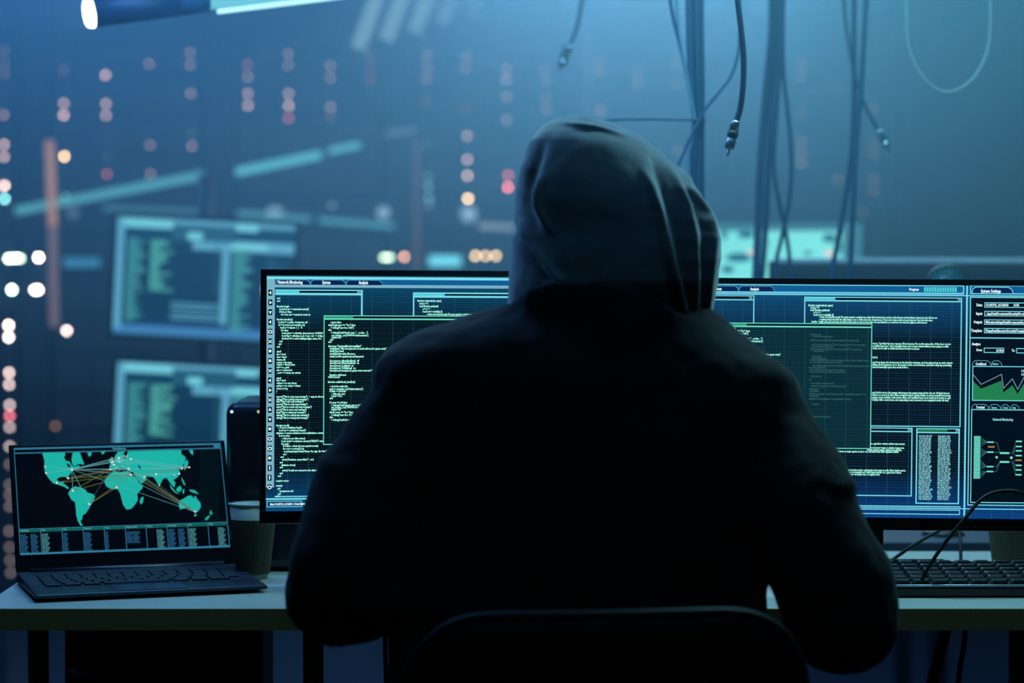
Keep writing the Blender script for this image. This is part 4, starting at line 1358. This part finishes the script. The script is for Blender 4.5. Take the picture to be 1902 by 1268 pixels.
MB().tube([(0, 0.012, 0.008), (0, 0.012, cz)], 0.006, 10).build('stem', M_black, t)
MB().lathe([(0.0001, 0.01), (0.03, 0.01), (0.038, 0.0), (0.0001, 0.0)], (0, 0.012, 0)).build('foot', M_black, t, smooth=True)

# television at the right rear
t_y = 6.0
a = P(1601, 415, t_y)
b = P(1160, 415, t_y)
t = thing('side_table', 'low dark table holding the bright television behind the hood', 'table', ((a.x + b.x) / 2, t_y + 0.1, 0))
MB().box(-0.5, 0.5, -0.3, 0.3, 0.66, 0.69).build('tabletop', M_rack, t, bevel=0.003)
for (sx, sy) in ((-1, -1), (1, -1), (1, 1), (-1, 1)):
    MB().box(sx * 0.46 - 0.02, sx * 0.46 + 0.02, sy * 0.26 - 0.02, sy * 0.26 + 0.02, 0, 0.66).build('leg', M_rack, t)
tw, th = a.x - b.x, 0.36
t = thing('television', 'bright teal-white screen in a pale frame behind the hanging cables', 'television', ((a.x + b.x) / 2, t_y, 0.69))
tz = a.z - 0.69
fr = MB()
e = R(14, t_y)
for (x0, x1, z0, z1) in ((-tw / 2, tw / 2, tz - e, tz), (-tw / 2, tw / 2, tz - th, tz - th + e), (-tw / 2, -tw / 2 + e, tz - th + e, tz - e), (tw / 2 - R(36, t_y), tw / 2, tz - th + e, tz - e)):
    fr.box(x0, x1, -0.008, 0.03, z0, z1)
fr.build('frame', glow('tv_frame_lit', srgb(60, 120, 135), 0.85), t)  # reflected light on the frame is put in as its own glow
MB().box(-tw / 2 + 0.002, tw / 2 - 0.002, 0.0, 0.028, tz - th + 0.002, tz - 0.002).build('back_shell', M_black, t)
tu = tw - e - R(36, t_y)
scr = MB().rect(0, 0, tu, th - 2 * e, 0).build('screen', glow('tv_screen', srgb(120, 226, 222), 1.05, var=0.10, scale=12), t, fix=False)
scr.location = (-tw / 2 + e, -0.002, tz - e)
X = lambda x: R(x - 1160, t_y) - e
V = lambda y: R(y - 429, t_y)
blots = MB()
for (x, y, rx, ry) in ((1385, 436, 16, 7), (1372, 478, 24, 9), (1352, 500, 12, 7), (1540, 442, 14, 8), (1556, 458, 7, 14), (1345, 436, 6, 9), (1420, 452, 9, 4), (1500, 470, 8, 4)):
    blots.poly([(X(x + rx * math.cos(k)), V(y + ry * math.sin(k))) for k in [i * PI / 6 for i in range(12)]], 0.001)
blots.build('dark_shapes', glow('tv_dark', srgb(28, 96, 118), 1.0), scr, fix=False)
blots = MB()
for (x, y, rx, ry) in ((1538, 470, 8, 5), (1392, 468, 6, 4)):
    blots.poly([(X(x + rx * math.cos(k)), V(y + ry * math.sin(k))) for k in [i * PI / 6 for i in range(12)]], 0.0012)
blots.build('pale_pink_shapes', glow('tv_pink', srgb(250, 210, 200), 1.0), scr, fix=False)
MB().box(-0.03, 0.03, 0.03, 0.05, 0.0, tz - 0.1).build('stand_neck', M_black, t)
MB().box(-0.13, 0.13, -0.06, 0.14, 0, 0.012).build('stand_foot', M_black, t)

# ------------------------------------------------------------------ two far monitors on a floor stand
FY = 6.0
ROLL = math.radians(3.0)
s_top = thing('monitor_stand', 'dark floor stand carrying two monitors one above the other', 'stand', (P(385, 600, FY + 0.08).x, FY + 0.08, 0))
MB().tube([(0, 0, 0.02), (0, 0, 1.42)], 0.022, 16).build('pole', M_rack, s_top, smooth=True)
MB().box(-0.25, 0.25, -0.2, 0.2, 0, 0.02).build('base_plate', M_rack, s_top, bevel=0.003)
FS = srgb(110, 190, 215)
G_far = glow('far_ui_border', srgb(92, 168, 200), 0.95)
G_far2 = glow('far_ui_pale', srgb(112, 205, 220), 1.0)
G_fart = glow('far_ui_text', srgb(70, 160, 165), 0.9)
G_farm = glow('far_ui_mint', srgb(88, 190, 178), 0.95)
G_farb = glow('far_ui_blue', srgb(64, 130, 185), 0.9)
G_fdim = glow('far_ui_dim', srgb(34, 92, 118), 0.9)


def far_monitor(px, py, label):
    tl = P(px, py, FY)
    W, H = R(330, FY), R(216, FY)
    t = thing('monitor', label, 'monitor', tl, 0, 'far monitors on the floor stand', rot=(0, ROLL, 0))
    e = 0.012
    fb = MB()
    for (x0, x1, z0, z1) in ((-e, W + e, 0, e), (-e, W + e, -H - e, -H), (-e, 0, -H, 0), (W, W + e, -H, 0)):
        fb.box(x0, x1, -0.004, 0.03, z0, z1)
    fb.build('bezel', M_black, t, bevel=0.002)
    MB().box(0, W, 0.002, 0.03, -H, 0).build('back_shell', M_black, t)
    sc = MB().rect(0, 0, W, H, 0).build('screen', panel_mat('far_wallpaper_' + str(int(py)), srgb(20, 84, 120), srgb(8, 48, 74), srgb(16, 70, 120), H), t, fix=False)
    U = lambda x: R(x - 219, FY)
    v = lambda y: R(y - 402, FY)
    bd, pale, tx, mi, bl, dm = (MB() for _ in range(6))
    bl.rect(0, H - R(18, FY), W, H, 0.0006)
    bd.rect(0, 0, R(14, FY), H - R(10, FY), 0.0008)
    bd.rect(0, 0, W, R(9, FY), 0.0007)
    pale.rect(U(232), v(404), U(322), v(420), 0.0010).rect(U(350), v(424), U(378), v(438), 0.0010).rect(U(440), v(404), U(480), v(418), 0.0010)
    dm.rect(U(322), v(412), U(440), v(440), 0.0009)
    bd.rect(U(360), v(436), W, v(456), 0.0008)
    bd.rect(U(416), v(440), U(430), v(592), 0.0011)
    pale.rect(U(432), v(440), U(500), v(452), 0.0012)
    for y in range(440, 592, 5):
        q = random.random()
        tx.rect(U(240), v(y), U(254 + 22 * q), v(y + 3.2), 0.0010)
        if y < 535:
            mi.rect(U(283), v(y + 2), U(298 + 34 * random.random() ** 1.5), v(y + 5), 0.0011)
        tx.rect(U(436), v(y + 12), U(450 + 26 * random.random()), v(y + 15.5), 0.0011)
        if 440 < y < 560:
            dm.rect(U(402), v(y), U(402 + 12 * random.random()), v(y + 3), 0.0010)
    for y in (556, 564, 575, 583):
        bd.rect(U(325), v(y), U(414), v(y + 3.5), 0.0010)
    for y in range(466, 600, 6):
        dm.rect(U(500), v(y), U(505 + 32 * random.random()), v(y + 3.5), 0.0010)
    for nm, mb, m in (('window_borders', bd, G_far), ('pale_tabs', pale, G_far2), ('text_lines', tx, G_fart), ('mint_code', mi, G_farm), ('task_bar', bl, G_farb), ('dim_panels', dm, G_fdim)):
        mb.build(nm, m, sc, fix=False)
    return t

far_monitor(219, 402, 'upper of the two blurred far monitors above the laptop')
far_monitor(219, 671, 'lower of the two blurred far monitors, partly hidden by the laptop')

# ------------------------------------------------------------------ hanging cables
g = 'cables hanging from the ceiling'
bundle = thing('cable_bundle', 'tied bundle of hanging cables rising right behind the hood', 'cable bundle', P(1302, 984, 4.2), 0, g)
for i in range(6):
    o = i - 2.5
    s = f'{1290 + 5.2 * o},-10 {1291 + 5 * o},60 {1293 + 4.6 * o},140 {1296 + 3.4 * o},200 {1297 + 3 * o},224 {1295 + 3.6 * o},300 {1295 + 4 * o},400 {1296 + 4.6 * o},560 {1300 + 6 * o},800 {1302 + 8 * o},980'
    cable('', '', K(s, 4.2 + 0.004 * (i % 3)), 0.0042, [M_cable_blue, M_cable_navy][1 if i == 4 else 0], up=True, parent=bundle)
cable('', '', K('1256,-10 1260,50 1272,120 1285,190 1290,224 1285,262 1277,300 1280,360 1284,450 1290,700 1292,980', 4.18), 0.0026, M_clear, up=True, parent=bundle, part='pale_strand')
cable('', '', K('1243,-10 1252,40 1266,95 1282,170 1291,222 1288,330 1289,500 1289,800 1288,980', 4.19), 0.0030, M_cable_blue, up=True, parent=bundle)
MB().tube([P(1284, 222, 4.175), P(1309, 223, 4.175), P(1309, 223, 4.225), P(1284, 222, 4.225), P(1284, 222, 4.175)], 0.0028, 8).build('cable_tie', M_cable_navy, bundle, world=True)
cable('hanging_cable', 'thin cable running level from the cable tie to behind the hood', K('1290,222 1260,222 1220,221 1170,221 1130,224 1105,236 1085,260 1080,300', 4.17), 0.0026, M_cable_blue, group=g)
cable('hanging_cable', 'thin cable curving down behind the plug cable into the tied bundle', K('1374,-10 1374,60 1371,100 1358,140 1335,172 1312,200 1300,222 1284,252 1266,292 1250,330 1240,380 1235,450', 4.17), 0.0028, M_cable_blue, group=g, up=True)

# the sharp plug cable
pc = thing('plug_cable', 'dark cable with a metal plug dangling right of the hood', 'cable', P(1352, 288, 3.72), 0, g)
cable('', '', K('1369,-10 1376,50 1381,105 1380,160 1374,205 1367,226', 3.72), 0.0046, M_cable_navy, up=True, parent=pc, part='wire', n=14)


def plug(root, p0, p1, r, ms, mring):
    d = p1 - p0
    q = lambda k: p0 + d * k
    MB().tube([q(0), q(0.04), q(0.28)], [r * 0.75, r * 0.9, r], 18).build('sleeve', ms, root, world=True, smooth=True)
    MB().tube([q(0.28), q(0.3), q(0.46), q(0.48)], [r * 0.9, r * 1.15, r * 1.15, r * 0.85], 18).build('grip_ring', mring, root, world=True, smooth=True)
    MB().tube([q(0.48), q(0.52), q(0.76), q(0.80)], [r * 0.8, r * 1.05, r * 1.05, r * 0.8], 18).build('barrel', ms, root, world=True, smooth=True)
    MB().tube([q(0.80), q(0.97), q(1.0)], [r * 0.26, r * 0.26, r * 0.12], 10).build('pin', ms, root, world=True, smooth=True)

plug(pc, P(1367, 224, 3.72), P(1351, 290, 3.72), 0.0073, M_metal, M_black)

pc = thing('plug_cable', 'thin blurred cable with a bright plug above the hood', 'cable', P(1038, 132, 4.95), 0, g)
cable('', '', K('1082,-10 1078,20 1070,55 1058,86', 4.95), 0.0036, M_cable_blue, up=True, parent=pc, part='wire')
plug(pc, P(1058, 82, 4.95), P(1038, 134, 4.95), 0.0085, M_silver, M_cable_white)
pc = thing('plug_cable', 'thin cable with a small plug swinging out right of the cable pair', 'cable', P(1652, 284, 4.75), 0, g)
cable('', '', K('1567,-10 1572,50 1585,130 1600,180 1618,218 1634,246', 4.75), 0.0034, M_cable_blue, up=True, parent=pc, part='wire')
plug(pc, P(1632, 242, 4.75), P(1653, 284, 4.75), 0.0068, M_silver, M_cable_blue)

for s, r, Y, lab in (
        ('1434,-10 1433,60 1424,160 1414,280 1409,400 1404,500 1402,560 1400,700', 0.0072, 4.7, 'thick blurred hanging cable, leftmost of the bunch right of the hood'),
        ('1444,-10 1444,70 1436,160 1429,260 1424,380 1418,480 1412,560 1410,700', 0.0060, 4.75, 'blurred hanging cable, second from left in the bunch right of the hood'),
        ('1453,-10 1452,60 1447,150 1441,230 1437,310 1448,380 1461,440 1468,510 1470,700', 0.0042, 4.65, 'blurred hanging cable crossing its neighbour low in the bunch right of the hood'),
        ('1455,-10 1454,60 1455,130 1462,200 1469,270 1469,340 1461,400 1450,450 1440,510 1438,700', 0.0042, 4.6, 'blurred hanging cable bowing outward on the right of the bunch'),
        ('1586,-10 1586,100 1586,200 1580,300 1568,380 1556,450 1545,520 1543,700', 0.0050, 4.55, 'left one of the two long cables left of the white loop'),
        ('1609,-10 1604,80 1598,180 1591,260 1586,340 1583,420 1579,520 1578,700', 0.0050, 4.5, 'right one of the two long cables left of the white loop')):
    z0 = RDZ
    pts = K(s, Y)
    pts.append(Vector((pts[-1].x, Y, RDZ + r)))
    cable('hanging_cable', lab, pts, r, M_cable_blue, group=g, up=True)
loop = K('1684,-60 1684,20 1685,70 1696,110 1718,148 1748,169 1775,168 1805,148 1828,112 1838,70 1840,20 1840,-60', 4.3)
loop = [Vector((loop[0].x, 4.3, RH)), Vector((loop[0].x, 4.3, 2.2))] + loop + [Vector((loop[-1].x, 4.3, 2.2)), Vector((loop[-1].x, 4.3, RH))]
tag(MB().tube(spline(loop, 8), 0.0020, 10).build('cable_loop', M_cable_white, smooth=True), 'thin white cable hanging in a wide loop at the upper right', 'cable', g)

# ------------------------------------------------------------------ the person
PY = 3.0
person = thing('person', 'person seen from behind in a grey hood and black jacket, seated at the desk', 'person', (0.09, 2.98, 0))
# body: one continuous skin
bd = MB()
hc = P(1138, 395, 3.10)
bd.ell(hc, (0.074, 0.092, 0.108))
bd.ell(hc + Vector((0, 0.03, -0.055)), (0.055, 0.062, 0.060))
bd.ell(hc + Vector((0, 0.095, -0.02)), (0.011, 0.018, 0.020))
bd.ell(hc + Vector((0, 0.088, -0.062)), (0.022, 0.012, 0.008))
for s in (-1, 1):
    bd.ell(hc + Vector((s * 0.075, 0.0, -0.015)), (0.008, 0.018, 0.030))
    bd.ell(hc + Vector((s * 0.032, 0.078, 0.012)), (0.016, 0.012, 0.009))
    bd.ell(hc + Vector((s * 0.035, 0.078, 0.030)), (0.022, 0.012, 0.008))
neck = Vector((0.115, 3.05, 1.10))
bd.capsules([hc + Vector((0, -0.01, -0.06)), neck], [0.055, 0.062])
shL, shR = P(770, 748, 3.04), P(1398, 762, 3.04)
bd.capsules([neck, shL], [0.06, 0.055]).capsules([neck, shR], [0.06, 0.055])
chest, belly, pelvis = Vector((0.10, 3.04, 0.93)), Vector((0.085, 3.02, 0.72)), Vector((0.085, 2.99, 0.55))
for c, r in ((chest, (0.165, 0.10, 0.17)), (belly, (0.145, 0.095, 0.15)), (pelvis, (0.17, 0.115, 0.11))):
    bd.ell(c, r)
elL, elR = P(628, 1092, 2.95), P(1557, 1136, 2.95)
wrL, wrR = Vector((-0.135, 3.225, 0.785)), Vector((0.45, 3.235, 0.790))
bd.capsules([shL, elL, wrL], [0.05, 0.042, 0.027]).capsules([shR, elR, wrR], [0.05, 0.042, 0.027])
kneeL, kneeR = Vector((-0.06, 3.42, 0.52)), Vector((0.25, 3.42, 0.52))
anL, anR = Vector((-0.08, 3.36, 0.10)), Vector((0.27, 3.36, 0.10))
for hip, kn, an in ((pelvis + Vector((-0.09, 0, -0.01)), kneeL, anL), (pelvis + Vector((0.09, 0, -0.01)), kneeR, anR)):
    bd.capsules([hip, kn, an], [0.085, 0.055, 0.038])
    bd.capsules([an + Vector((0, 0, -0.05)), an + Vector((0, 0.13, -0.07))], [0.04, 0.028])
for s, wr in ((1, wrL), (-1, wrR)):
    palm = wr + Vector((0.004 * s, 0.055, 0.004))
    bd.ell(palm, (0.040, 0.048, 0.014))
    bd.capsules([wr, palm], [0.024, 0.015])
    for k, ln_ in enumerate((0.066, 0.074, 0.070, 0.054)):
        bx = palm + Vector((s * (0.030 - 0.0205 * k), 0.038 - (0.006 if k == 3 else 0), 0.003))
        sp_ = s * (0.010 - 0.006 * k)
        bd.capsules([bx, bx + Vector((sp_ * 0.5, ln_ * 0.45, 0.010)), bx + Vector((sp_, ln_ * 0.80, 0.002)), bx + Vector((sp_, ln_, -0.012))], [0.0092, 0.0086, 0.0080, 0.0070])
    tb = palm + Vector((s * 0.030, -0.022, -0.002))
    bd.capsules([tb, tb + Vector((s * 0.026, 0.026, 0.0)), tb + Vector((s * 0.030, 0.052, -0.006))], [0.012, 0.010, 0.008])
remeshed(bd, 'body', M_skin, person, 0.0042, 4)

# jacket: bulky torso, sleeves and stand-up collar as one skin
jk = MB()
TR = [(572, 925, 1318, 0.085), (584, 882, 1336, 0.10), (600, 832, 1352, 0.112), (620, 772, 1372, 0.122), (645, 722, 1408, 0.130), (668, 702, 1446, 0.136),
      (695, 694, 1474, 0.140), (740, 694, 1488, 0.143), (800, 700, 1482, 0.145), (900, 710, 1462, 0.145), (1000, 716, 1438, 0.142), (1100, 721, 1418, 0.138), (1160, 722, 1424, 0.138),
      (1268, 728, 1438, 0.142), (1400, 738, 1432, 0.150), (1480, 752, 1410, 0.150)]
rings = []
for (py, xl, xr, dp) in TR:
    f = (py - 572) / 900.0
    cy = 3.065 - 0.075 * min(1, max(0, f))
    a, b = P(xl, py, cy), P(xr, py, cy)
    cx, hw = (a.x + b.x) / 2, (b.x - a.x) / 2
    ring = []
    for j in range(64):
        th_ = 2 * PI * j / 64
        c, s = math.cos(th_), math.sin(th_)
        e = 2.0 / 2.35
        ring.append(Vector((cx + hw * math.copysign(abs(c) ** e, c), cy + dp * math.copysign(abs(s) ** e, s), a.z)))
    rings.append(ring)
jk.loft(rings)


def pr(px, py, Y, rpx):
    return P(px, py, Y), R(rpx, Y)

for ch in ([(778, 735, 3.05, 82), (722, 820, 3.02, 88), (684, 905, 2.99, 97), (662, 985, 2.965, 103), (636, 1060, 2.95, 107), (634, 1098, 2.95, 105)],
           [(1402, 768, 3.05, 94), (1440, 840, 3.02, 98), (1474, 905, 2.99, 104), (1502, 985, 2.965, 106), (1545, 1070, 2.95, 112), (1562, 1140, 2.95, 111)]):
    pts, rad = zip(*[pr(*q) for q in ch])
    sp_ = spline(pts, 4)
    rr = []
    for i in range(len(sp_)):
        k = i / (len(sp_) - 1) * (len(rad) - 1)
        i0 = min(int(k), len(rad) - 2)
        rr.append(rad[i0] + (rad[i0 + 1] - rad[i0]) * (k - i0))
    jk.capsules(sp_, rr)
for el, wr, r0 in ((P(634, 1098, 2.95), wrL, R(104, 2.95)), (P(1562, 1140, 2.95), wrR, R(110, 2.95))):
    mid = el + (wr - el) * 0.55
    mid.z += 0.004
    end = el + (wr - el) * 0.97
    jk.capsules([el, mid, end], [r0 * 0.95, 0.054, 0.042])
# second elbow roundings give the sleeve its sagging underside
jk.ell(P(660, 1108, 2.955), (R(92, 2.95), 0.07, R(92, 2.95)))
jk.ell(P(1580, 1150, 2.955), (R(92, 2.95), 0.07, R(98, 2.95)))
# bunched cloth half way down the left sleeve
jk.ell(P(640, 862, 3.0), (R(50, 3.0), 0.06, R(30, 3.0)))
jk.ell(P(718, 700, 3.05), (R(28, 3.05), 0.05, R(30, 3.05)))
jk.ell(P(1545, 900, 2.98), (R(44, 3.0), 0.06, R(26, 3.0)))
# collar
cring_t, cring_b = [], []
CT = [(938, 562), (950, 546), (985, 527), (1020, 521), (1060, 518), (1130, 524), (1200, 542), (1255, 571), (1300, 602), (1325, 622)]
n = 72
for j in range(n):
    th_ = 2 * PI * j / n
    c, s = math.cos(th_), math.sin(th_)
    px = 1130 + 191 * c
    back = s < 0
    py = interp(CT, px) + (0 if back else 34)
    Yc = 3.06 + 0.125 * s
    cring_t.append(P(px, py, Yc))
    q = P(1130 + 200 * c, 690, 3.06 + 0.135 * s)
    cring_b.append(q)
tk = 0.016
inner_t = [p + (Vector((P(1130, 600, 3.06).x, 3.06, p.z)) - p) * 0.12 for p in cring_t]
inner_b = [p + (Vector((P(1130, 600, 3.06).x, 3.06, p.z)) - p) * 0.12 for p in cring_b]
vs = cring_t + cring_b + inner_b + inner_t
fs = []
for k in range(4):
    for j in range(n):
        a0, a1 = k * n + j, k * n + (j + 1) % n
        b0, b1 = ((k + 1) % 4) * n + j, ((k + 1) % 4) * n + (j + 1) % n
        fs.append((a0, a1, b1, b0))
jk.add(vs, fs)
jacket = remeshed(jk, 'jacket', M_jacket, person, 0.0065, 7, 0.6)


def add_folds(o, amp, scale, seed=0.0):
    tex = bpy.data.textures.new('folds', 'CLOUDS')
    tex.noise_scale = scale
    tex.noise_depth = 2
    d = o.modifiers.new('folds', 'DISPLACE')
    d.texture = tex
    d.strength = amp
    d.mid_level = 0.5
    d.texture_coords = 'LOCAL'

add_folds(jacket, 0.016, 0.09)

# trousers and shoes
tr = MB()
tr.ell(pelvis, (0.185, 0.13, 0.12))
for hip, kn, an in ((pelvis + Vector((-0.09, 0, -0.01)), kneeL, anL), (pelvis + Vector((0.09, 0, -0.01)), kneeR, anR)):
    tr.capsules([hip, kn, an + Vector((0, 0, 0.03))], [0.10, 0.072, 0.055])
remeshed(tr, 'trousers', M_jeans, person, 0.008, 5)
for an in (anL, anR):
    sh = MB()
    sh.capsules([an + Vector((0, -0.03, -0.045)), an + Vector((0, 0.06, -0.055)), an + Vector((0, 0.15, -0.062))], [0.050, 0.044, 0.036])
    sh.capsules([an + Vector((0, -0.01, -0.03)), an + Vector((0, -0.005, 0.0))], [0.048, 0.046])
    so = remeshed(sh, 'shoe', M_shoe, person, 0.006, 4)

# hood: cloth drawn over the head, peak to the left, folds running down its right side
HL = [(215, 1070), (217, 1052), (220, 1034), (224, 1021), (232, 1009), (245, 999), (263, 984), (290, 975), (314, 966), (361, 957), (405, 954), (470, 948), (543, 943), (640, 938)]
HR = [(215, 1092), (217, 1104), (222, 1120), (234, 1154), (253, 1190), (267, 1209), (282, 1227), (314, 1262), (354, 1298), (383, 1317), (409, 1332), (441, 1340), (481, 1341), (525, 1335), (561, 1328), (612, 1317), (640, 1308)]
HYC = 3.10
FOLDS = [  # (polyline px,py), amplitude in metres, width in px
    ([(318, 1186), (400, 1215), (480, 1232), (560, 1256), (610, 1268)], 0.0095, 9),
    ([(300, 1226), (383, 1266), (434, 1275), (500, 1279), (600, 1279)], 0.0085, 9),
    ([(300, 1262), (350, 1272), (397, 1310), (434, 1317), (500, 1310), (600, 1300)], 0.0075, 8),
    ([(300, 1206), (420, 1242), (520, 1256), (610, 1274)], -0.007, 8),
    ([(330, 1262), (430, 1296), (600, 1290)], -0.006, 8),
]
yrows = [215.2, 215.6, 216.2, 217, 218, 219.5, 221, 223, 225.5, 228] + [231 + 3.2 * i for i in range(0, 129)]
NT = 190
hv, hf = [], []
for i, py in enumerate(yrows):
    xl, xr = interp(HL, py), interp(HR, py)
    tt = max(0.0, min(1.0, (400 - py) / 186.0))
    dep = 0.145 * math.sqrt(max(0.0, 1 - tt * tt)) + 0.012
    if py > 520:
        dep *= 1 - 0.12 * (py - 520) / 120
    cxp, hwp = (xl + xr) / 2, (xr - xl) / 2
    wider = math.radians(150)
    for j in range(NT + 1):
        th_ = -wider + 2 * wider * j / NT
        s, c = math.sin(th_), math.cos(th_)
        yy = HYC + 0.015 - dep * c
        k = hwp * (math.copysign(abs(s) ** 0.92, s))
        if abs(th_) > PI / 2:
            k *= 0.98
        px = cxp + k
        disp = 0.0
        if abs(th_) < 1.9:
            for pl, am, wd in FOLDS:
                if py > pl[0][0] - 25:
                    fx = interp(pl, py)
                    fade = min(1.0, max(0.0, (py - pl[0][0] + 25) / 60.0))
                    disp += am * fade * math.exp(-((px - fx) / wd) ** 2)
            # crease on the left: a bulge in front of a diagonal tuck
            fx = 964 + (py - 412) * 0.18
            if 250 < py < 440:
                f_ = math.sin((py - 250) / 190 * PI)
                cc = 1012 - 34 * math.sin((py - 250) / 190 * PI * 0.8) ** 2
                disp += -0.009 * f_ * math.exp(-((px - cc) / 10) ** 2)
                if py > 325:
                    disp += 0.009 * math.sin((py - 325) / 115 * PI) * math.exp(-((px - cc - 20) / 8) ** 2)
            if 405 < py < 520:
                cx_ = 968 + max(0.0, (py - 412) / 100.0) ** 1.3 * 62
                q_ = min(1.0, (py - 405) / 30.0)
                disp += q_ * (0.010 * math.exp(-((px - cx_) / 8) ** 2) - 0.008 * math.exp(-((px - cx_ + 18) / 10) ** 2))
            # tuck on the crown
            yc = 222 + (px - 1040) * 0.16 + max(0, px - 1110) * 0.18
            if 1035 < px < 1165:
                g_ = math.sin((px - 1035) / 130 * PI)
                disp += 0.008 * g_ * math.exp(-((py - yc - 8) / 5.0) ** 2) - 0.007 * g_ * math.exp(-((py - yc + 3) / 5.0) ** 2)
        p = P(px, py, HYC)
        # keep the sideways position, move along depth for the round section
        pt = Vector((p.x, yy, p.z))
        nrm = Vector((s * 0.8, -c, 0.35 * tt)).normalized()
        hv.append(pt + nrm * disp)
NR = NT + 1
for i in range(len(yrows) - 1):
    for j in range(NT):
        a = i * NR + j
        hf.append((a, a + 1, a + NR + 1, a + NR))
hm = MB().add(hv, hf)
hm.f.append(tuple(range(NR)))
hood = hm.build('hood', M_hood, person, world=True, smooth=True)
sm = hood.modifiers.new('soften', 'SMOOTH')
sm.factor = 0.5
sm.iterations = 2
so = hood.modifiers.new('thick', 'SOLIDIFY')
so.thickness = 0.003
so.offset = -1
tex = bpy.data.textures.new('hoodfolds', 'CLOUDS')
tex.noise_scale = 0.07
dd = hood.modifiers.new('soft_dents', 'DISPLACE')
dd.texture = tex
dd.strength = 0.006
dd.texture_coords = 'LOCAL'

# ------------------------------------------------------------------ chair
t = thing('chair', 'black round-cornered shell chair the person sits on', 'chair', (0.09, 2.9, 0))
OUT = [(745, 1290), (752, 1268), (765, 1240), (785, 1212), (812, 1185), (850, 1163), (900, 1152), (980, 1148), (1100, 1146), (1220, 1144), (1320, 1143), (1380, 1146), (1425, 1160), (1460, 1185), (1482, 1215), (1496, 1250), (1504, 1290)]
CYB = 2.72
top = [P(x, y, CYB) for x, y in OUT]
xa, xb = top[0].x, top[-1].x
xm = (xa + xb) / 2
sh = MB()
nn = 14
vs, fs = [], []
for k in range(nn + 1):
    f = k / nn
    for p in top:
        x = xm + (p.x - xm) * (1 - 0.10 * f * f)
        z = p.z + (0.44 - p.z) * f
        yb = 0.035 * (1 - ((x - xm) / (xb - xm)) ** 2)
        vs.append((x, CYB + 0.045 - yb + 0.04 * f, z))
L = len(top)
for k in range(nn):
    for j in range(L - 1):
        a = k * L + j
        fs.append((a, a + 1, a + L + 1, a + L))
sb = sh.add(vs, fs).build('backrest', M_chair, t, world=True, smooth=True)
q = sb.modifiers.new('thick', 'SOLIDIFY')
q.thickness = 0.012
q.offset = 0
MB().tube([(p.x, CYB + 0.045 - 0.035 * (1 - ((p.x - xm) / (xb - xm)) ** 2), p.z) for p in spline(top, 3)], 0.0068, 12).build('rolled_rim', mat('chair_rim', srgb(9, 11, 15), 0.6, spec=0.2), t, world=True, smooth=True)
seat = []
for z in (0.425, 0.445):
    seat.append([Vector((xm + 0.225 * math.copysign(abs(math.cos(a)) ** 0.5, math.cos(a)), 2.97 + 0.215 * math.copysign(abs(math.sin(a)) ** 0.5, math.sin(a)), z)) for a in [2 * PI * i / 40 for i in range(40)]])
MB().loft(seat).build('seat', M_chair, t, world=True, bevel=0.008)
for (sx, sy) in ((-1, -1), (1, -1), (1, 1), (-1, 1)):
    MB().tube([(xm + sx * 0.17, 2.97 + sy * 0.16, 0.425), (xm + sx * 0.225, 2.97 + sy * 0.21, 0.0)], 0.011, 14).build('leg', M_metal, t, world=True, smooth=True)
for px in (716, ):
    a = P(px, 1180, 3.12)
    cable('hanging_cable', 'thin black cord hanging under the desk beside the left elbow', [P(716, 1150, 3.26), P(715, 1200, 3.24), P(717, 1268, 3.24), P(720, 1500, 3.24), P(722, 1900, 3.3)], 0.003, M_cable)

# ------------------------------------------------------------------ haze in the back of the room
hz = MB().box(RX0 + 0.01, RX1 - 0.01, 3.36, RY1 - 0.01, 0.01, RH - 0.01)
m = bpy.data.materials.new('blue_haze')
m.use_nodes = True
nt = m.node_tree
nt.nodes.clear()
out = nt.nodes.new('ShaderNodeOutputMaterial')
vsn = nt.nodes.new('ShaderNodeVolumeScatter')
vsn.inputs['Color'].default_value = (0.42, 0.80, 1.0, 1)
vsn.inputs['Density'].default_value = HAZE_DENSITY
vsn.inputs['Anisotropy'].default_value = 0.2
# the haze hangs thicker under the ceiling and thins out towards the floor
tcn = nt.nodes.new('ShaderNodeTexCoord')
sxn = nt.nodes.new('ShaderNodeSeparateXYZ')
nt.links.new(tcn.outputs['Object'], sxn.inputs[0])
mrn = nt.nodes.new('ShaderNodeMapRange')
mrn.inputs['From Min'].default_value = 0.8
mrn.inputs['From Max'].default_value = 2.1
mrn.inputs['To Min'].default_value = HAZE_DENSITY * 0.10
mrn.inputs['To Max'].default_value = HAZE_DENSITY * 1.35
nt.links.new(sxn.outputs['Z'], mrn.inputs['Value'])
nt.links.new(mrn.outputs[0], vsn.inputs['Density'])
nt.links.new(vsn.outputs[0], out.inputs['Volume'])
o = hz.build('haze', m)
tag(o, 'thin blue haze filling the room behind the desk', 'haze', kind='stuff')
